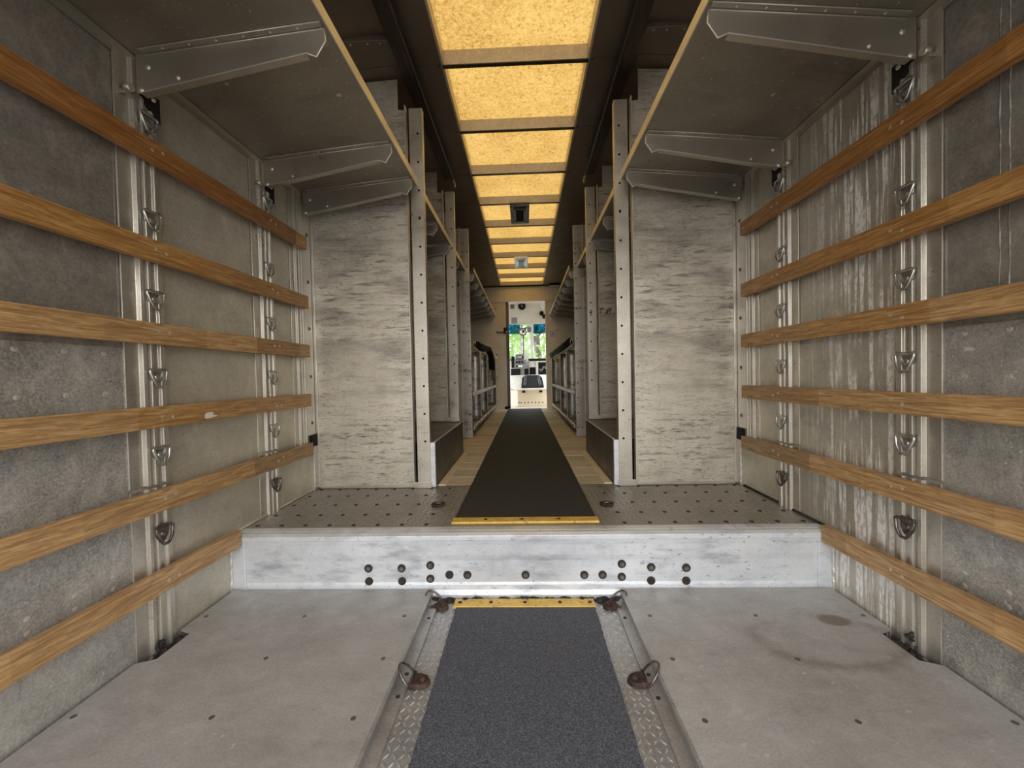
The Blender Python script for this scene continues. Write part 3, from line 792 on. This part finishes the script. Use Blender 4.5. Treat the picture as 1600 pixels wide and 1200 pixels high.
# ================================================================== CEILING
ceil = thing('ceiling', 'dark brown sheet metal ceiling on both sides of the skylight', None, (0, 0, 0), kind='structure')
YK = [2.058 + .5541*k for k in range(-6, 10)]
XL, XR = -.3743, .3672
ends = [Y0] + YK[1:] + [YB+.02]
for s in (-1, 1):
    xe = XL if s < 0 else XR
    for a, b in zip(ends[:-1], ends[1:]):
        p = MB().prism([(xe, ZC), (s*.625, ZC), (s*.625, ZC+.03), (xe, ZC+.03)], 'y', a+.0015, b-.0015).build('ceiling_panel', 'ceiling_sheet', ceil)
        MB().prism([(s*.625, ZC+.006), (s*1.16, ZC-.03), (s*1.16, ZC+.05), (s*.625, ZC+.05)], 'y', a+.0015, b-.0015).build('ceiling_panel', 'ceiling_sheet', ceil)
        for xx in (xe+s*.022, s*.60):
            MB().dome((xx, a+.012, ZC), (0, 0, -1), .006, .003, 8, 2).build('rivet', 'track_metal', p)
    MB().box(s*.60, s*1.14, 1.872, 1.905, ZC-.022, ZC+.004).build('roof_bow', 'ceiling_sheet', ceil, bevel=.002)
    for xx in (.64, .70, .78):
        MB().dome((s*xx, 1.888, ZC-.022), (0, 0, -1), .005, .003, 8, 2).build('rivet', 'screw_steel', ceil)
MB().box(XL-.01, XR+.01, Y0, YK[1]-.012, ZC, ZC+.08).build('ceiling_panel', 'ceiling_sheet', ceil)
MB().box(XL-.01, XR+.01, YK[-1]+.012, YB+.02, ZC, ZC+.08).build('ceiling_panel', 'ceiling_sheet', ceil)
MB().box(-1.17, XL-.012, Y0, YB+.02, ZC+.055, ZC+.085).build('roof_skin', 'white_paint', ceil)
MB().box(1.17, XR+.012, Y0, YB+.02, ZC+.055, ZC+.085).build('roof_skin', 'white_paint', ceil)

sky = thing('skylight', 'long glowing yellow fibreglass skylight in sections down the middle of the ceiling', 'skylight', (0, 2.058, ZC), kind='structure')
for a, b in zip(YK[1:-1], YK[2:]):
    m = MB(); nx, ny = 6, 6
    m.add([(XL-.006+(XR-XL+.012)*i/nx, a-.002+(b-a+.004)*j/ny, ZC+.0605) for j in range(ny+1) for i in range(nx+1)],
          [(j*(nx+1)+i, j*(nx+1)+i+1, (j+1)*(nx+1)+i+1, (j+1)*(nx+1)+i) for j in range(ny) for i in range(nx)], True)
    m.build('pane', 'fibreglass', sky)
for yk in YK[1:]:
    b = MB().prism([(yk-.014, ZC+.0604), (yk+.004, ZC-.001), (yk+.018, ZC-.001), (yk+.014, ZC+.0604)], 'x', XL+.004, XR-.004).build('cross_bar', 'bar_metal', sky)
    MB().box(XL-.004, XR+.004, yk+.001, yk+.024, ZC-.006, ZC-.001).build('bar_flange', 'track_metal', b)
for x0, x1 in ((XL-.008, XL+.003), (XR-.003, XR+.008)):
    MB().box(x0, x1, YK[1]-.014, YK[-1]+.014, ZC-.002, ZC+.075).build('side_frame', 'bar_metal', sky)

# roll-up door tracks under the ceiling
for s, nm in SIDES:
    r = thing('door_track', 'dark steel roll-up door track under the ceiling on the %s of the skylight' % nm, 'track', (s*.53, 1.5, ZC), 'roll-up door tracks')
    MB().prism([(s*.503, 2.335), (s*.575, 2.335), (s*.575, 2.339), (s*.560, 2.341), (s*.560, 2.409), (s*.556, 2.409), (s*.556, 2.341), (s*.522, 2.341), (s*.514, 2.352), (s*.503, 2.347)], 'y', Y0+.1, 3.08).build('rail', 'track_metal', r)
    MB().tube([(s*.508, Y0+.1, 2.337), (s*.508, 3.10, 2.337)], .0065, 8).build('rail_bead', 'track_metal', r)
    MB().tube([(s*.508, 3.09, 2.337), (s*.508, 3.14, 2.332), (s*.508, 3.16, 2.322), (s*.510, 3.155, 2.311)], .008, 8).build('end_hook', 'screw_steel', r)
    for yy in (.9, 1.5, 2.05, 2.6, 3.0):
        MB().box(s*.554, s*.585, yy-.015, yy+.015, 2.40, ZC).build('hanger', 'track_metal', r)

# ceiling lamps
def lamp(lab, y0, y1, zb, frame, inner):
    r = thing('ceiling_lamp', lab, 'lamp', (0, (y0+y1)/2, zb))
    MB().box(-.094, .090, y0, y1, zb, zb+.016).build('frame', frame, r, bevel=.004)
    MB().box(-.060, .056, y0+.09, y1-.09, zb-.010, zb).build('lens_housing', inner, r, bevel=.004)
    MB().box(-.040, .036, y0+.12, y1-.12, zb-.016, zb-.010).build('lens', 'lens' if frame != 'track_metal' else 'black_plastic', r, bevel=.003)
    MB().box(-.060, .056, y0+.09, y0+.10, zb-.014, zb-.0101).build('rim_bar', 'track_metal', r)
    MB().box(-.060, .056, y1-.10, y1-.09, zb-.014, zb-.0101).build('rim_bar', 'track_metal', r)
    for x in (-.080, .076):
        for k in range(4):
            MB().dome((x, y0+.06+k*(y1-y0-.12)/3, zb), (0, 0, -1), .006, .004, 8, 2).build('screw', 'bolt_recess', r)
lamp('grey metal lamp fixture with dark lens mounted below the skylight', 3.69, 4.17, ZC-.023, 'track_metal', 'track_metal')
lamp('bright silver lamp fixture farther along the skylight', 5.36, 5.86, ZC-.023, 'chrome', 'chrome')

# ================================================================== FRONT BULKHEAD
bulk = thing('wall_front', 'beige sheet metal bulkhead with a doorway to the driver cab', None, (0, YB, ZS), kind='structure')
DX0, DX1, DZ = -.252, .408, 2.105
MB().box(-1.16, DX0-.10, YB, YB+.03, ZS-.02, 2.14).build('bulkhead_sheet', 'bulkhead_metal', bulk)
MB().box(DX1, 1.16, YB, YB+.03, ZS-.02, 2.14).build('bulkhead_sheet', 'bulkhead_metal', bulk)
MB().box(-1.16, 1.16, YB-.012, YB+.03, 2.142, 2.44).build('lintel', 'bulkhead_metal', bulk)
MB().box(-1.14, 1.14, YB-.022, YB-.012, 2.138, 2.158).build('lintel_edge', 'lip_metal', bulk)
MB().box(-1.14, 1.14, YB-.035, YB-.0, 2.405, 2.425).build('ceiling_gap', 'hole_dark', bulk)
MB().box(DX1-.004, DX1+.034, YB-.012, YB+.04, ZS, 2.138).build('door_jamb', 'bulkhead_metal', bulk, bevel=.002)
MB().box(DX0-.10, DX0-.05, YB-.004, YB+.03, ZS, 2.138).build('door_jamb', 'bulkhead_metal', bulk, bevel=.002)
MB().box(DX0-.052, DX0, YB+.006, YB+.05, ZS, 2.138).build('door_jamb', 'box_metal', bulk, bevel=.002)
MB().box(DX0-.008, DX0+.004, YB+.03, YB+.06, ZS, 2.138).build('door_edge', 'white_paint', bulk)
MB().box(DX0-.10, DX0-.006, YB-.010, YB+.01, ZS, ZS+.05).build('jamb_foot', 'hole_dark', bulk)
for z in (2.02, 1.62, 1.2, .8):
    for x in (-.48, .62):
        MB().dome((x, YB, z), (0, -1, 0), .012, .006, 8, 2).build('bolt', 'bolt_steel', bulk)
lt = thing('door_latch', 'rusty latch block beside the cab doorway', 'latch', (-.34, YB-.01, 1.62))
MB().box(-.345, -.285, YB-.040, YB-.006, 1.575, 1.68).build('latch_body', 'rust', lt, bevel=.004)
MB().dome((-.30, YB-.040, 1.60), (0, -1, 0), .014, .01, 8, 2).build('latch_button', 'chrome', lt)
MB().tube([(-.47, YB-.012, 1.59), (-.42, YB-.03, 1.60), (-.37, YB-.03, 1.595), (-.345, YB-.025, 1.60)], .012, 8).build('latch_arm', 'bolt_steel', lt)
sb = thing('speaker_box', 'black box on a pale bracket at the top right of the bulkhead', 'speaker', (.57, YB-.02, 2.36))
MB().box(.50, .66, YB-.16, YB-.018, 2.385, 2.405+.006).build('housing', 'black_plastic', sb)
MB().box(.485, .665, YB-.165, YB-.018, 2.365, 2.384).build('bracket', 'white_paint', sb, bevel=.002)
cv = thing('wall_switch', 'small pale switch plate right of the cab doorway', 'switch', (.52, YB-.002, 1.55))
MB().box(.49, .57, YB-.014, YB-.001, 1.50, 1.60).build('plate', 'rack_metal', cv, bevel=.003)
MB().box(.522, .538, YB-.022, YB-.014, 1.54, 1.56).build('toggle', 'black_plastic', cv)

# ================================================================== MATS
def mat_thing(name, lab, x0, x1, y0, y1, z, rub, ys0, ys1, xs0, xs1, screws):
    r = thing(name, lab, 'mat', (0, (y0+y1)/2, z))
    n = 160
    rnd = random.Random(3)
    L = [(x0 + rnd.uniform(-.0012, .0012), y0+(y1-y0)*i/n) for i in range(n+1)]
    R_ = [(x1 + rnd.uniform(-.0012, .0012), y0+(y1-y0)*i/n) for i in range(n+1)]
    MB().prism(L + R_[::-1], 'z', z, z+.006).build('rubber_sheet', rub, r)
    e = MB().prism([(ys0, z+.001), (ys0+.002, z+.010), (ys1-.003, z+.010), (ys1, z+.006), (ys1, z+.001)], 'x', xs0, xs1).build('edge_strip', 'yellow_paint', r, bevel=.001)
    for x in screws:
        MB().cyl((x, (ys0+ys1)/2, z+.0098), (x, (ys0+ys1)/2, z+.0115), .0075, 8).build('screw', 'bolt_recess', e)
    return r
mat_thing('floor_mat', 'black gritty rubber mat with yellow far edge in the low deck channel', -.256, .250, Y0+.02, 1.43, ZCH+.0015, 'rubber', 1.425, 1.478, -.266, .252, (-.245, -.13, -.004, .125, .235))
mat_thing('aisle_runner', 'long dark rubber runner with yellow near edge down the aisle', -.292, .296, 1.635, YB-.02, ZS, 'rubber_dusty', 1.588, 1.642, -.297, .300, (-.16, -.01, .14))
m = MB(); rnd = random.Random(9)
for i in range(90):
    x = rnd.uniform(-.35, .35)
    r_ = rnd.uniform(.005, .014)
    m.dome((x, Y1-rnd.uniform(.010, .026), ZCH), (0, -.3, 1), r_*1.6, r_, 6, 2)
tag(m.build('dirt', 'dirt', None), 'dark line of dirt along the foot of the step above the mat', 'dirt', kind='stuff')

# ================================================================== FLOOR ANCHORS
def anchor(x, y, rot, lab, lean):
    r = thing('floor_anchor', lab, 'anchor', (x, y, ZCH), 'rusty anchors in the low deck channel')
    c, s_ = math.cos(rot), math.sin(rot)
    T = lambda px, py, pz: (x + px*c - py*s_, y + px*s_ + py*c, ZCH + pz)
    m = MB()
    # folded clip plate with a nose, hinge towards +x
    n = 12
    poly = [(.012, -.026), (.012, .026)] + [(-.008-.028*math.sin(PI*k/8), .026*math.cos(PI*k/8)) for k in range(9)]
    vs = [T(px, py, .0005) for px, py in poly] + [T(px*.86, py*.84, .016 if px > 0 else .012) for px, py in poly]
    N = len(poly)
    m.add(vs, [tuple(range(N))[::-1], tuple(range(N, 2*N))] + [(k, (k+1) % N, N+(k+1) % N, N+k) for k in range(N)])
    pl = m.build('clip_plate', 'rust', r, bevel=.002)
    MB().dome(T(-.014, 0, .0135), (0, 0, 1), .010, .007, 10, 3).build('bolt_head', 'rust', pl)
    MB().dome(T(.036, .004, .001), (0, 0, 1), .008, .006, 8, 2).build('side_bolt', 'rust', r)
    ring = []
    for k in range(15):
        a = k/14
        py = .029*math.cos(PI*a)*(1.0)
        px = .016 + .055*math.sin(PI*a)**.8*math.cos(lean)
        pz = .010 + .055*math.sin(PI*a)**.8*math.sin(lean)
        ring.append(T(px, py, pz))
    MB().tube(ring, .0034, 8).build('loop', 'ring_dark', r)
    MB().cyl(T(.014, -.030, .010), T(.014, .030, .010), .0042, 8).build('hinge_pin', 'rust', r)
anchor(-.302, 1.076, PI, 'nearest rusty anchor ring standing up on the left of the black mat', math.radians(52))
anchor(.312, 1.084, 0, 'nearest rusty anchor ring standing up on the right of the black mat', math.radians(52))
anchor(-.318, 1.440, PI-.5, 'rusty anchor ring in the left corner at the foot of the step', math.radians(40))
anchor(.313, 1.440, .4, 'rusty anchor ring in the right corner at the foot of the step', math.radians(40))
for x, y, nm in ((-.402, 1.826, 'left'), (.374, 1.810, 'right')):
    r = thing('deck_socket', 'small rusty anchor cup set in the raised plate deck %s of the runner' % nm, 'anchor', (x, y, ZS), 'rusty anchor cups in the raised deck')
    MB().cyl((x, y, ZS+.0005), (x, y, ZS+.004), .030, 16).build('cup', 'rust', r)
    MB().tube([(x+.028*math.cos(a*PI/8), y+.024*math.sin(a*PI/8), ZS+.007) for a in range(16)], .005, 6, closed=True).build('rim', 'rust', r)
    MB().tube([(x-.02, y-.006, ZS+.008), (x-.006, y-.012, ZS+.016), (x+.010, y-.010, ZS+.016), (x+.022, y, ZS+.008)], .005, 6).build('loop', 'ring_dark', r)
    MB().dome((x+.006, y+.004, ZS+.004), (0, 0, 1), .012, .008, 8, 2).build('bolt_head', 'rust', r)

# ================================================================== CAB
cab = thing('floor', 'pale cab floor beyond the bulkhead doorway', None, (0, 8.0, ZS), kind='structure')
MB().box(-1.1, 1.1, YB+.03, 8.85, ZS-.06, ZS-.004).build('cab_floor_plate', 'cab_paint', cab)
MB().box(DX0-.05, DX1+.02, YB-.02, YB+.12, ZS-.003, ZS+.010).build('door_sill', 'step_aluminium', cab, bevel=.002)
cw = thing('wall_cab', 'cab shell with windscreen header and door openings', None, (0, 8, ZS), kind='structure')
for s in (-1, 1):
    MB().box(s*1.10, s*1.14, YB+.03, 7.35, ZS-.05, 2.36).build('side_pillar', 'cab_paint', cw)
    MB().box(s*1.10, s*1.14, 8.25, 8.85, ZS-.05, 2.36).build('side_pillar', 'cab_paint', cw)
    MB().box(s*1.10, s*1.14, 7.35, 8.25, 2.12, 2.36).build('door_header', 'cab_paint', cw)
MB().box(-1.14, 1.14, YB+.03, 8.85, 2.36, 2.40).build('cab_roof', 'cab_paint', cw)
YW = 8.70
hz = at(820, 506, YW).z
MB().box(-1.1, 1.1, YW-.10, YW+.06, hz, 2.36).build('windscreen_header', 'cab_paint', cw)
wb = at(840, 562, YW).z
MB().box(-1.1, 1.1, YW-.02, YW+.06, ZS-.05, wb).build('front_panel', 'cab_paint', cw)
def plate_at(name, mat, parent, px0, py0, px1, py1, Y, th=.012, bev=.002):
    a, b = at(px0, py1, Y), at(px1, py0, Y)
    return MB().box(a.x, b.x, Y-th, Y, a.z, b.z).build(name, mat, parent, bevel=bev)
YH = YW-.10
plate_at('vent_grille', 'bolt_steel', cw, 797.5, 476, 803.5, 482.5, YH)
plate_at('header_plate', 'lip_metal', cw, 825, 474, 835, 482, YH, .006)
plate_at('header_plate', 'white_paint', cw, 845, 472, 850, 485, YH, .02)
plate_at('header_plate', 'grey_plastic', cw, 799, 496, 808, 506, YH, .006)
spk = thing('speaker', 'round black speaker on the header above the windscreen', 'speaker', at(815.5, 477.5, YH))
c = at(815.5, 478.6, YH-.001)
MB().cyl((c.x, YH-.001, c.z), (c.x, YH-.03, c.z), .082, 24).build('rim', 'black_plastic', spk)
MB().dome((c.x, YH-.031, c.z), (0, -1, 0), .062, .02, 20, 3).build('cone', 'black_fabric', spk)
MB().dome((c.x, YH-.051, c.z), (0, -1, 0), .02, .008, 12, 2).build('centre_cap', 'bolt_steel', spk)
hk = thing('header_hook', 'black knob hook at the right end of the windscreen header', 'hook', at(849, 492, YH))
c = at(849, 492, YH)
MB().cyl((c.x-.04, YH-.001, c.z+.03), (c.x-.04, YH-.07, c.z+.03), .045, 12).build('knob', 'black_plastic', hk)
MB().cyl((c.x+.01, YH-.02, c.z-.01), (c.x+.01, YH-.06, c.z-.07), .035, 12).build('stem', 'black_plastic', hk)

win = thing('window_1', 'cab windscreen in two panes with blue sun band along the top', None, (0, YW, wb), kind='structure')
pl0 = at(828.5, 540, YW).x; pl1 = at(834, 540, YW).x
for x0, x1 in ((-1.08, pl0), (pl1, 1.08)):
    p = MB().box(x0, x1, YW+.018, YW+.022, wb, hz).build('pane', 'glass', win)
zt = at(820, 521.5, YW).z
for x0, x1 in ((-1.08, at(812, 515, YW).x+.06), (at(832, 515, YW).x, 1.08)):
    MB().box(x0, x1, YW+.005, YW+.009, zt, hz-.002).build('sun_band', 'blue_tint', win)
MB().box(pl0, pl1, YW-.02, YW+.04, wb, hz).build('centre_pillar', 'white_paint', win, bevel=.006)
MB().box(at(813, 540, YW).x, at(815.5, 540, YW).x, YW-.01, YW+.03, wb-.1, hz).build('frame_bar', 'white_paint', win)
MB().box(-1.08, 1.08, YW-.03, YW+.03, hz-.012, hz+.03).build('top_frame', 'white_paint', win, bevel=.004)
MB().box(-1.08, 1.08, YW-.05, YW+.03, wb-.004, wb+.022).build('bottom_frame', 'black_plastic', win, bevel=.004)

# dashboard, console, fan
dash = thing('dashboard', 'white dashboard shelf with open dark bays under the windscreen', 'dashboard', (.3, 8.5, ZS))
YD = 8.42
a, b = at(827, 566, YD), at(862, 561, YD)
MB().box(a.x, 1.08, YD, YW-.05, a.z, b.z-.005).build('shelf', 'white_paint', dash, bevel=.004)
MB().box(a.x, 1.08, YD-.012, YD, at(830, 564.2, YD).z, b.z).build('front_edge', 'black_plastic', dash)
plate_at('fascia', 'white_paint', dash, 827, 565, 837.5, 573.5, YD+.01)
plate_at('leg', 'white_paint', dash, 837.5, 565, 840.6, 587, YD+.02, .04)
MB().box(at(842, 580, YD).x, 1.05, YD+.08, YD+.2, at(842, 590, YD).z, at(842, 567, YD).z).build('heater_box', 'black_plastic', dash, bevel=.01)
MB().tube([(at(843+2*i, 575+4*math.sin(i*1.3), YD+.05).x, YD+.05, at(843+2*i, 576+4*math.sin(i*1.3), YD+.05).z) for i in range(6)], .018, 8).build('hose', 'grey_plastic', dash)
cons = thing('console', 'grey instrument console with radio and rows of switches', 'console', (at(812, 570, 8.35).x, 8.35, ZS))
YC = 8.35
plate_at('radio_housing', 'grey_plastic', cons, 805.5, 553.5, 819, 562, YC, .12, .015)
plate_at('radio_screen', 'black_plastic', cons, 806.5, 556, 818, 560, YC-.121, .006)
plate_at('radio_display', 'lens', cons, 807.5, 556.8, 815.5, 559, YC-.128, .003)
plate_at('switch_panel', 'grey_plastic', cons, 804, 562, 822, 569.5, YC, .10, .006)
for k in range(3):
    plate_at('switch', 'black_plastic', cons, 806+4.4*k, 564, 808.6+4.4*k, 567.5, YC-.101, .012)
plate_at('lower_panel', 'grey_plastic', cons, 804, 569.8, 825.5, 575.2, YC, .14, .006)
for k in range(3):
    c = at(807.5+3.6*k, 572.2, YC-.141); MB().cyl(c, c+Vector((0, -.02, 0)), .018, 10).build('knob', 'chrome' if k else 'black_plastic', cons)
plate_at('stand', 'grey_plastic', cons, 814, 575.4, 819, 588, YC+.02, .10, .004)
plate_at('under_bay', 'black_plastic', cons, 799, 576, 813.5, 590, YC+.12, .2, .01)
plate_at('side_unit', 'black_plastic', cons, 799.5, 557, 804, 575, YC+.04, .1, .01)
plate_at('under_bay', 'black_plastic', cons, 819.5, 575.8, 826, 588, YC+.05, .03, .004)
plate_at('open_bay', 'black_plastic', dash, 827.5, 574.2, 837, 588, YD+.16, .03, .004)
MB().box(at(819, 590, 8.6).x, at(825.8, 590, 8.6).x, 8.55, 8.62, at(822, 575, 8.6).z, at(822, 553, 8.6).z).build('riser_panel', 'white_paint', cons, bevel=.01)

fan = thing('cab_fan', 'round chrome dashboard fan on a thin pole before the windscreen', 'fan', (at(817.5, 556, 8.45).x, 8.45, at(817.5, 556, 8.45).z))
YF = 8.45
c = at(816.5, 518.5, YF)
MB().cyl((c.x+.012, YF, at(817.5, 556, YF).z), (c.x+.012, YF, c.z), .016, 10).build('pole', 'grey_plastic', fan)
MB().dome((c.x, YF-.01, c.z), (0, -1, .1), .072, .06, 18, 4).build('housing', 'chrome', fan)
ringp = [(c.x+.075*math.cos(k*PI/10), YF-.02, c.z+.075*math.sin(k*PI/10)) for k in range(20)]
MB().tube(ringp, .012, 8, closed=True).build('guard_ring', 'bolt_steel', fan)
MB().tube([(c.x+.02, YF-.03, c.z+.03), (c.x+.09, YF-.03, c.z+.10)], .012, 8).build('arm', 'black_plastic', fan)
MB().dome((c.x+.02, YF-.06, c.z), (0, -1, 0), .028, .02, 10, 2).build('hub', 'black_plastic', fan)
wbx = thing('mirror_box', 'small grey box hanging at the top of the windscreen beside the fan', 'box', at(826, 520, YF))
plate_at('case', 'grey_plastic', wbx, 823.5, 511, 830.2, 519, 8.6, .05, .006)
plate_at('trim', 'white_paint', wbx, 823, 519, 831, 520.5, 8.6, .05, .002)

# engine cover
eng = thing('engine_cover', 'pale boxed engine cover with riveted beige front in the cab', 'cover', (.1, 7.8, ZS))
YE = 7.70
f1 = at(855, 608.5, YE).z; zb_ = ZS
x0 = at(809, 615, YE).x; xl = at(799, 603, YE).x-.12
zt_ = at(830, 587, 8.25).z
MB().box(x0, 1.0, YE, YE+.02, zb_, f1-.012).build('front_panel', 'bulkhead_metal', eng, bevel=.003)
MB().prism([(x0, YE), (x0-.30, YE+.30), (x0-.30, YE+.32), (x0, YE+.02)], 'z', zb_, f1-.012).build('corner_panel', 'cab_paint', eng)
lid = MB()
lidp = [(x0-.02, YE-.015, f1-.010), (1.0, YE-.015, f1-.010), (1.0, 8.25, zt_), (x0-.33, 8.25, zt_), (x0-.33, YE+.29, f1-.010+(zt_-f1)*.5)]
lid.add([tuple(p) for p in lidp] + [(x, y, z+.018) for x, y, z in lidp], [(4, 3, 2, 1, 0), (5, 6, 7, 8, 9)] + [(i, (i+1) % 5, 5+(i+1) % 5, 5+i) for i in range(5)])
lid.build('lid', 'white_paint', eng)
def on_lid(x, y, h):
    return (x, y, f1-.010+.018+h + (zt_-f1+.010)*(y-YE+.015)/(8.265-YE))
pa, pb = at(814.5, 607, YE+.03).x, at(850, 607, YE+.03).x
for nm2, mt, xa, xb, ya, yb_, h in (('pad', 'black_plastic', pa, pb, YE+.04, 8.2, .022),):
    m = MB(); q = [on_lid(xa, ya, 0), on_lid(xb, ya, 0), on_lid(xb-.02, yb_-.1, 0), on_lid(xb-.08, yb_, 0), on_lid(xa+.08, yb_, 0), on_lid(xa+.02, yb_-.1, 0)]
    m.add(q + [(x, y, z+h) for x, y, z in q], [tuple(range(6))[::-1], tuple(range(6, 12))] + [(i, (i+1) % 6, 6+(i+1) % 6, 6+i) for i in range(6)])
    pad = m.build('pad', mt, eng, bevel=.008)
    for fx in (.12, .19, .80, .87):
        xx = xa+(xb-xa)*fx
        MB().tube([on_lid(xx, ya+.05, h+.004), on_lid(xx+(.02 if fx < .5 else -.02), yb_-.02, h+.004)], .007, 6).build('pad_rib', 'grey_plastic', pad)
for px in (818, 845):
    c = at(px, 611, YE-.005)
    MB().box(c.x-.03, c.x+.03, YE-.035, YE-.002, f1-.055, f1-.012).build('latch', 'black_plastic', eng, bevel=.004)
for k in range(9):
    c = at(803+5.6*k, 625.5, YE)
    MB().dome((max(c.x, x0+.02), YE, zb_+.075), (0, -1, 0), .013, .008, 8, 2).build('rivet', 'rust', eng)

# ================================================================== OUTSIDE
g = MB().add([(-80, -60, -.85), (80, -60, -.85), (80, 120, -.85), (-80, 120, -.85)], [(0, 1, 2, 3)]).build('ground', 'asphalt', None)
tag(g, 'grey asphalt yard under and around the van', None, kind='structure')
rnd = random.Random(12)
def tree(x, y, h, rad, lab, n=1500):
    r = thing('tree', lab, 'tree', (x, y, -.85), 'trees outside the windscreen')
    MB().tube([(x, y, -.86), (x+.1, y, h*.3), (x-.05, y+.1, h*.6), (x, y, h*.9)], .16, 8, radii=[.20, .15, .10, .03]).build('trunk', 'bark', r)
    for k in range(5):
        a = rnd.uniform(0, 6.28); z = h*rnd.uniform(.25, .6)
        MB().tube([(x, y, z), (x+rad*.6*math.cos(a), y+rad*.6*math.sin(a), z+rad*.5)], .05, 6, radii=[.06, .015]).build('branch', 'bark', r)
    m = MB()
    for k in range(n):
        u = Vector((rnd.gauss(0, 1), rnd.gauss(0, 1), rnd.gauss(0, 1))).normalized()*rnd.uniform(.25, 1)**.6
        c = Vector((x+u.x*rad, y+u.y*rad, h*.50+u.z*h*.55))
        if c.z < -.5: continue
        d1 = Vector((rnd.gauss(0, 1), rnd.gauss(0, 1), rnd.gauss(0, 1))).normalized(); d2 = d1.orthogonal().normalized()
        L = rnd.uniform(.10, .18); Wd = L*.5
        m.add([c-d1*L, c+d2*Wd, c+d1*L, c-d2*Wd], [(0, 1, 2, 3)])
    m.build('foliage', 'leaves', r)
tree(-3.6, 17.5, 5.2, 1.9, 'pale green tree seen through the left windscreen pane')
tree(.5, 16.5, 5.6, 1.9, 'green tree behind the windscreen centre pillar')
tree(4.6, 17.2, 5.0, 2.0, 'darker green tree seen through the right windscreen pane')
tree(-1.4, 22.0, 6.0, 2.2, 'taller tree standing farther back outside the windscreen')
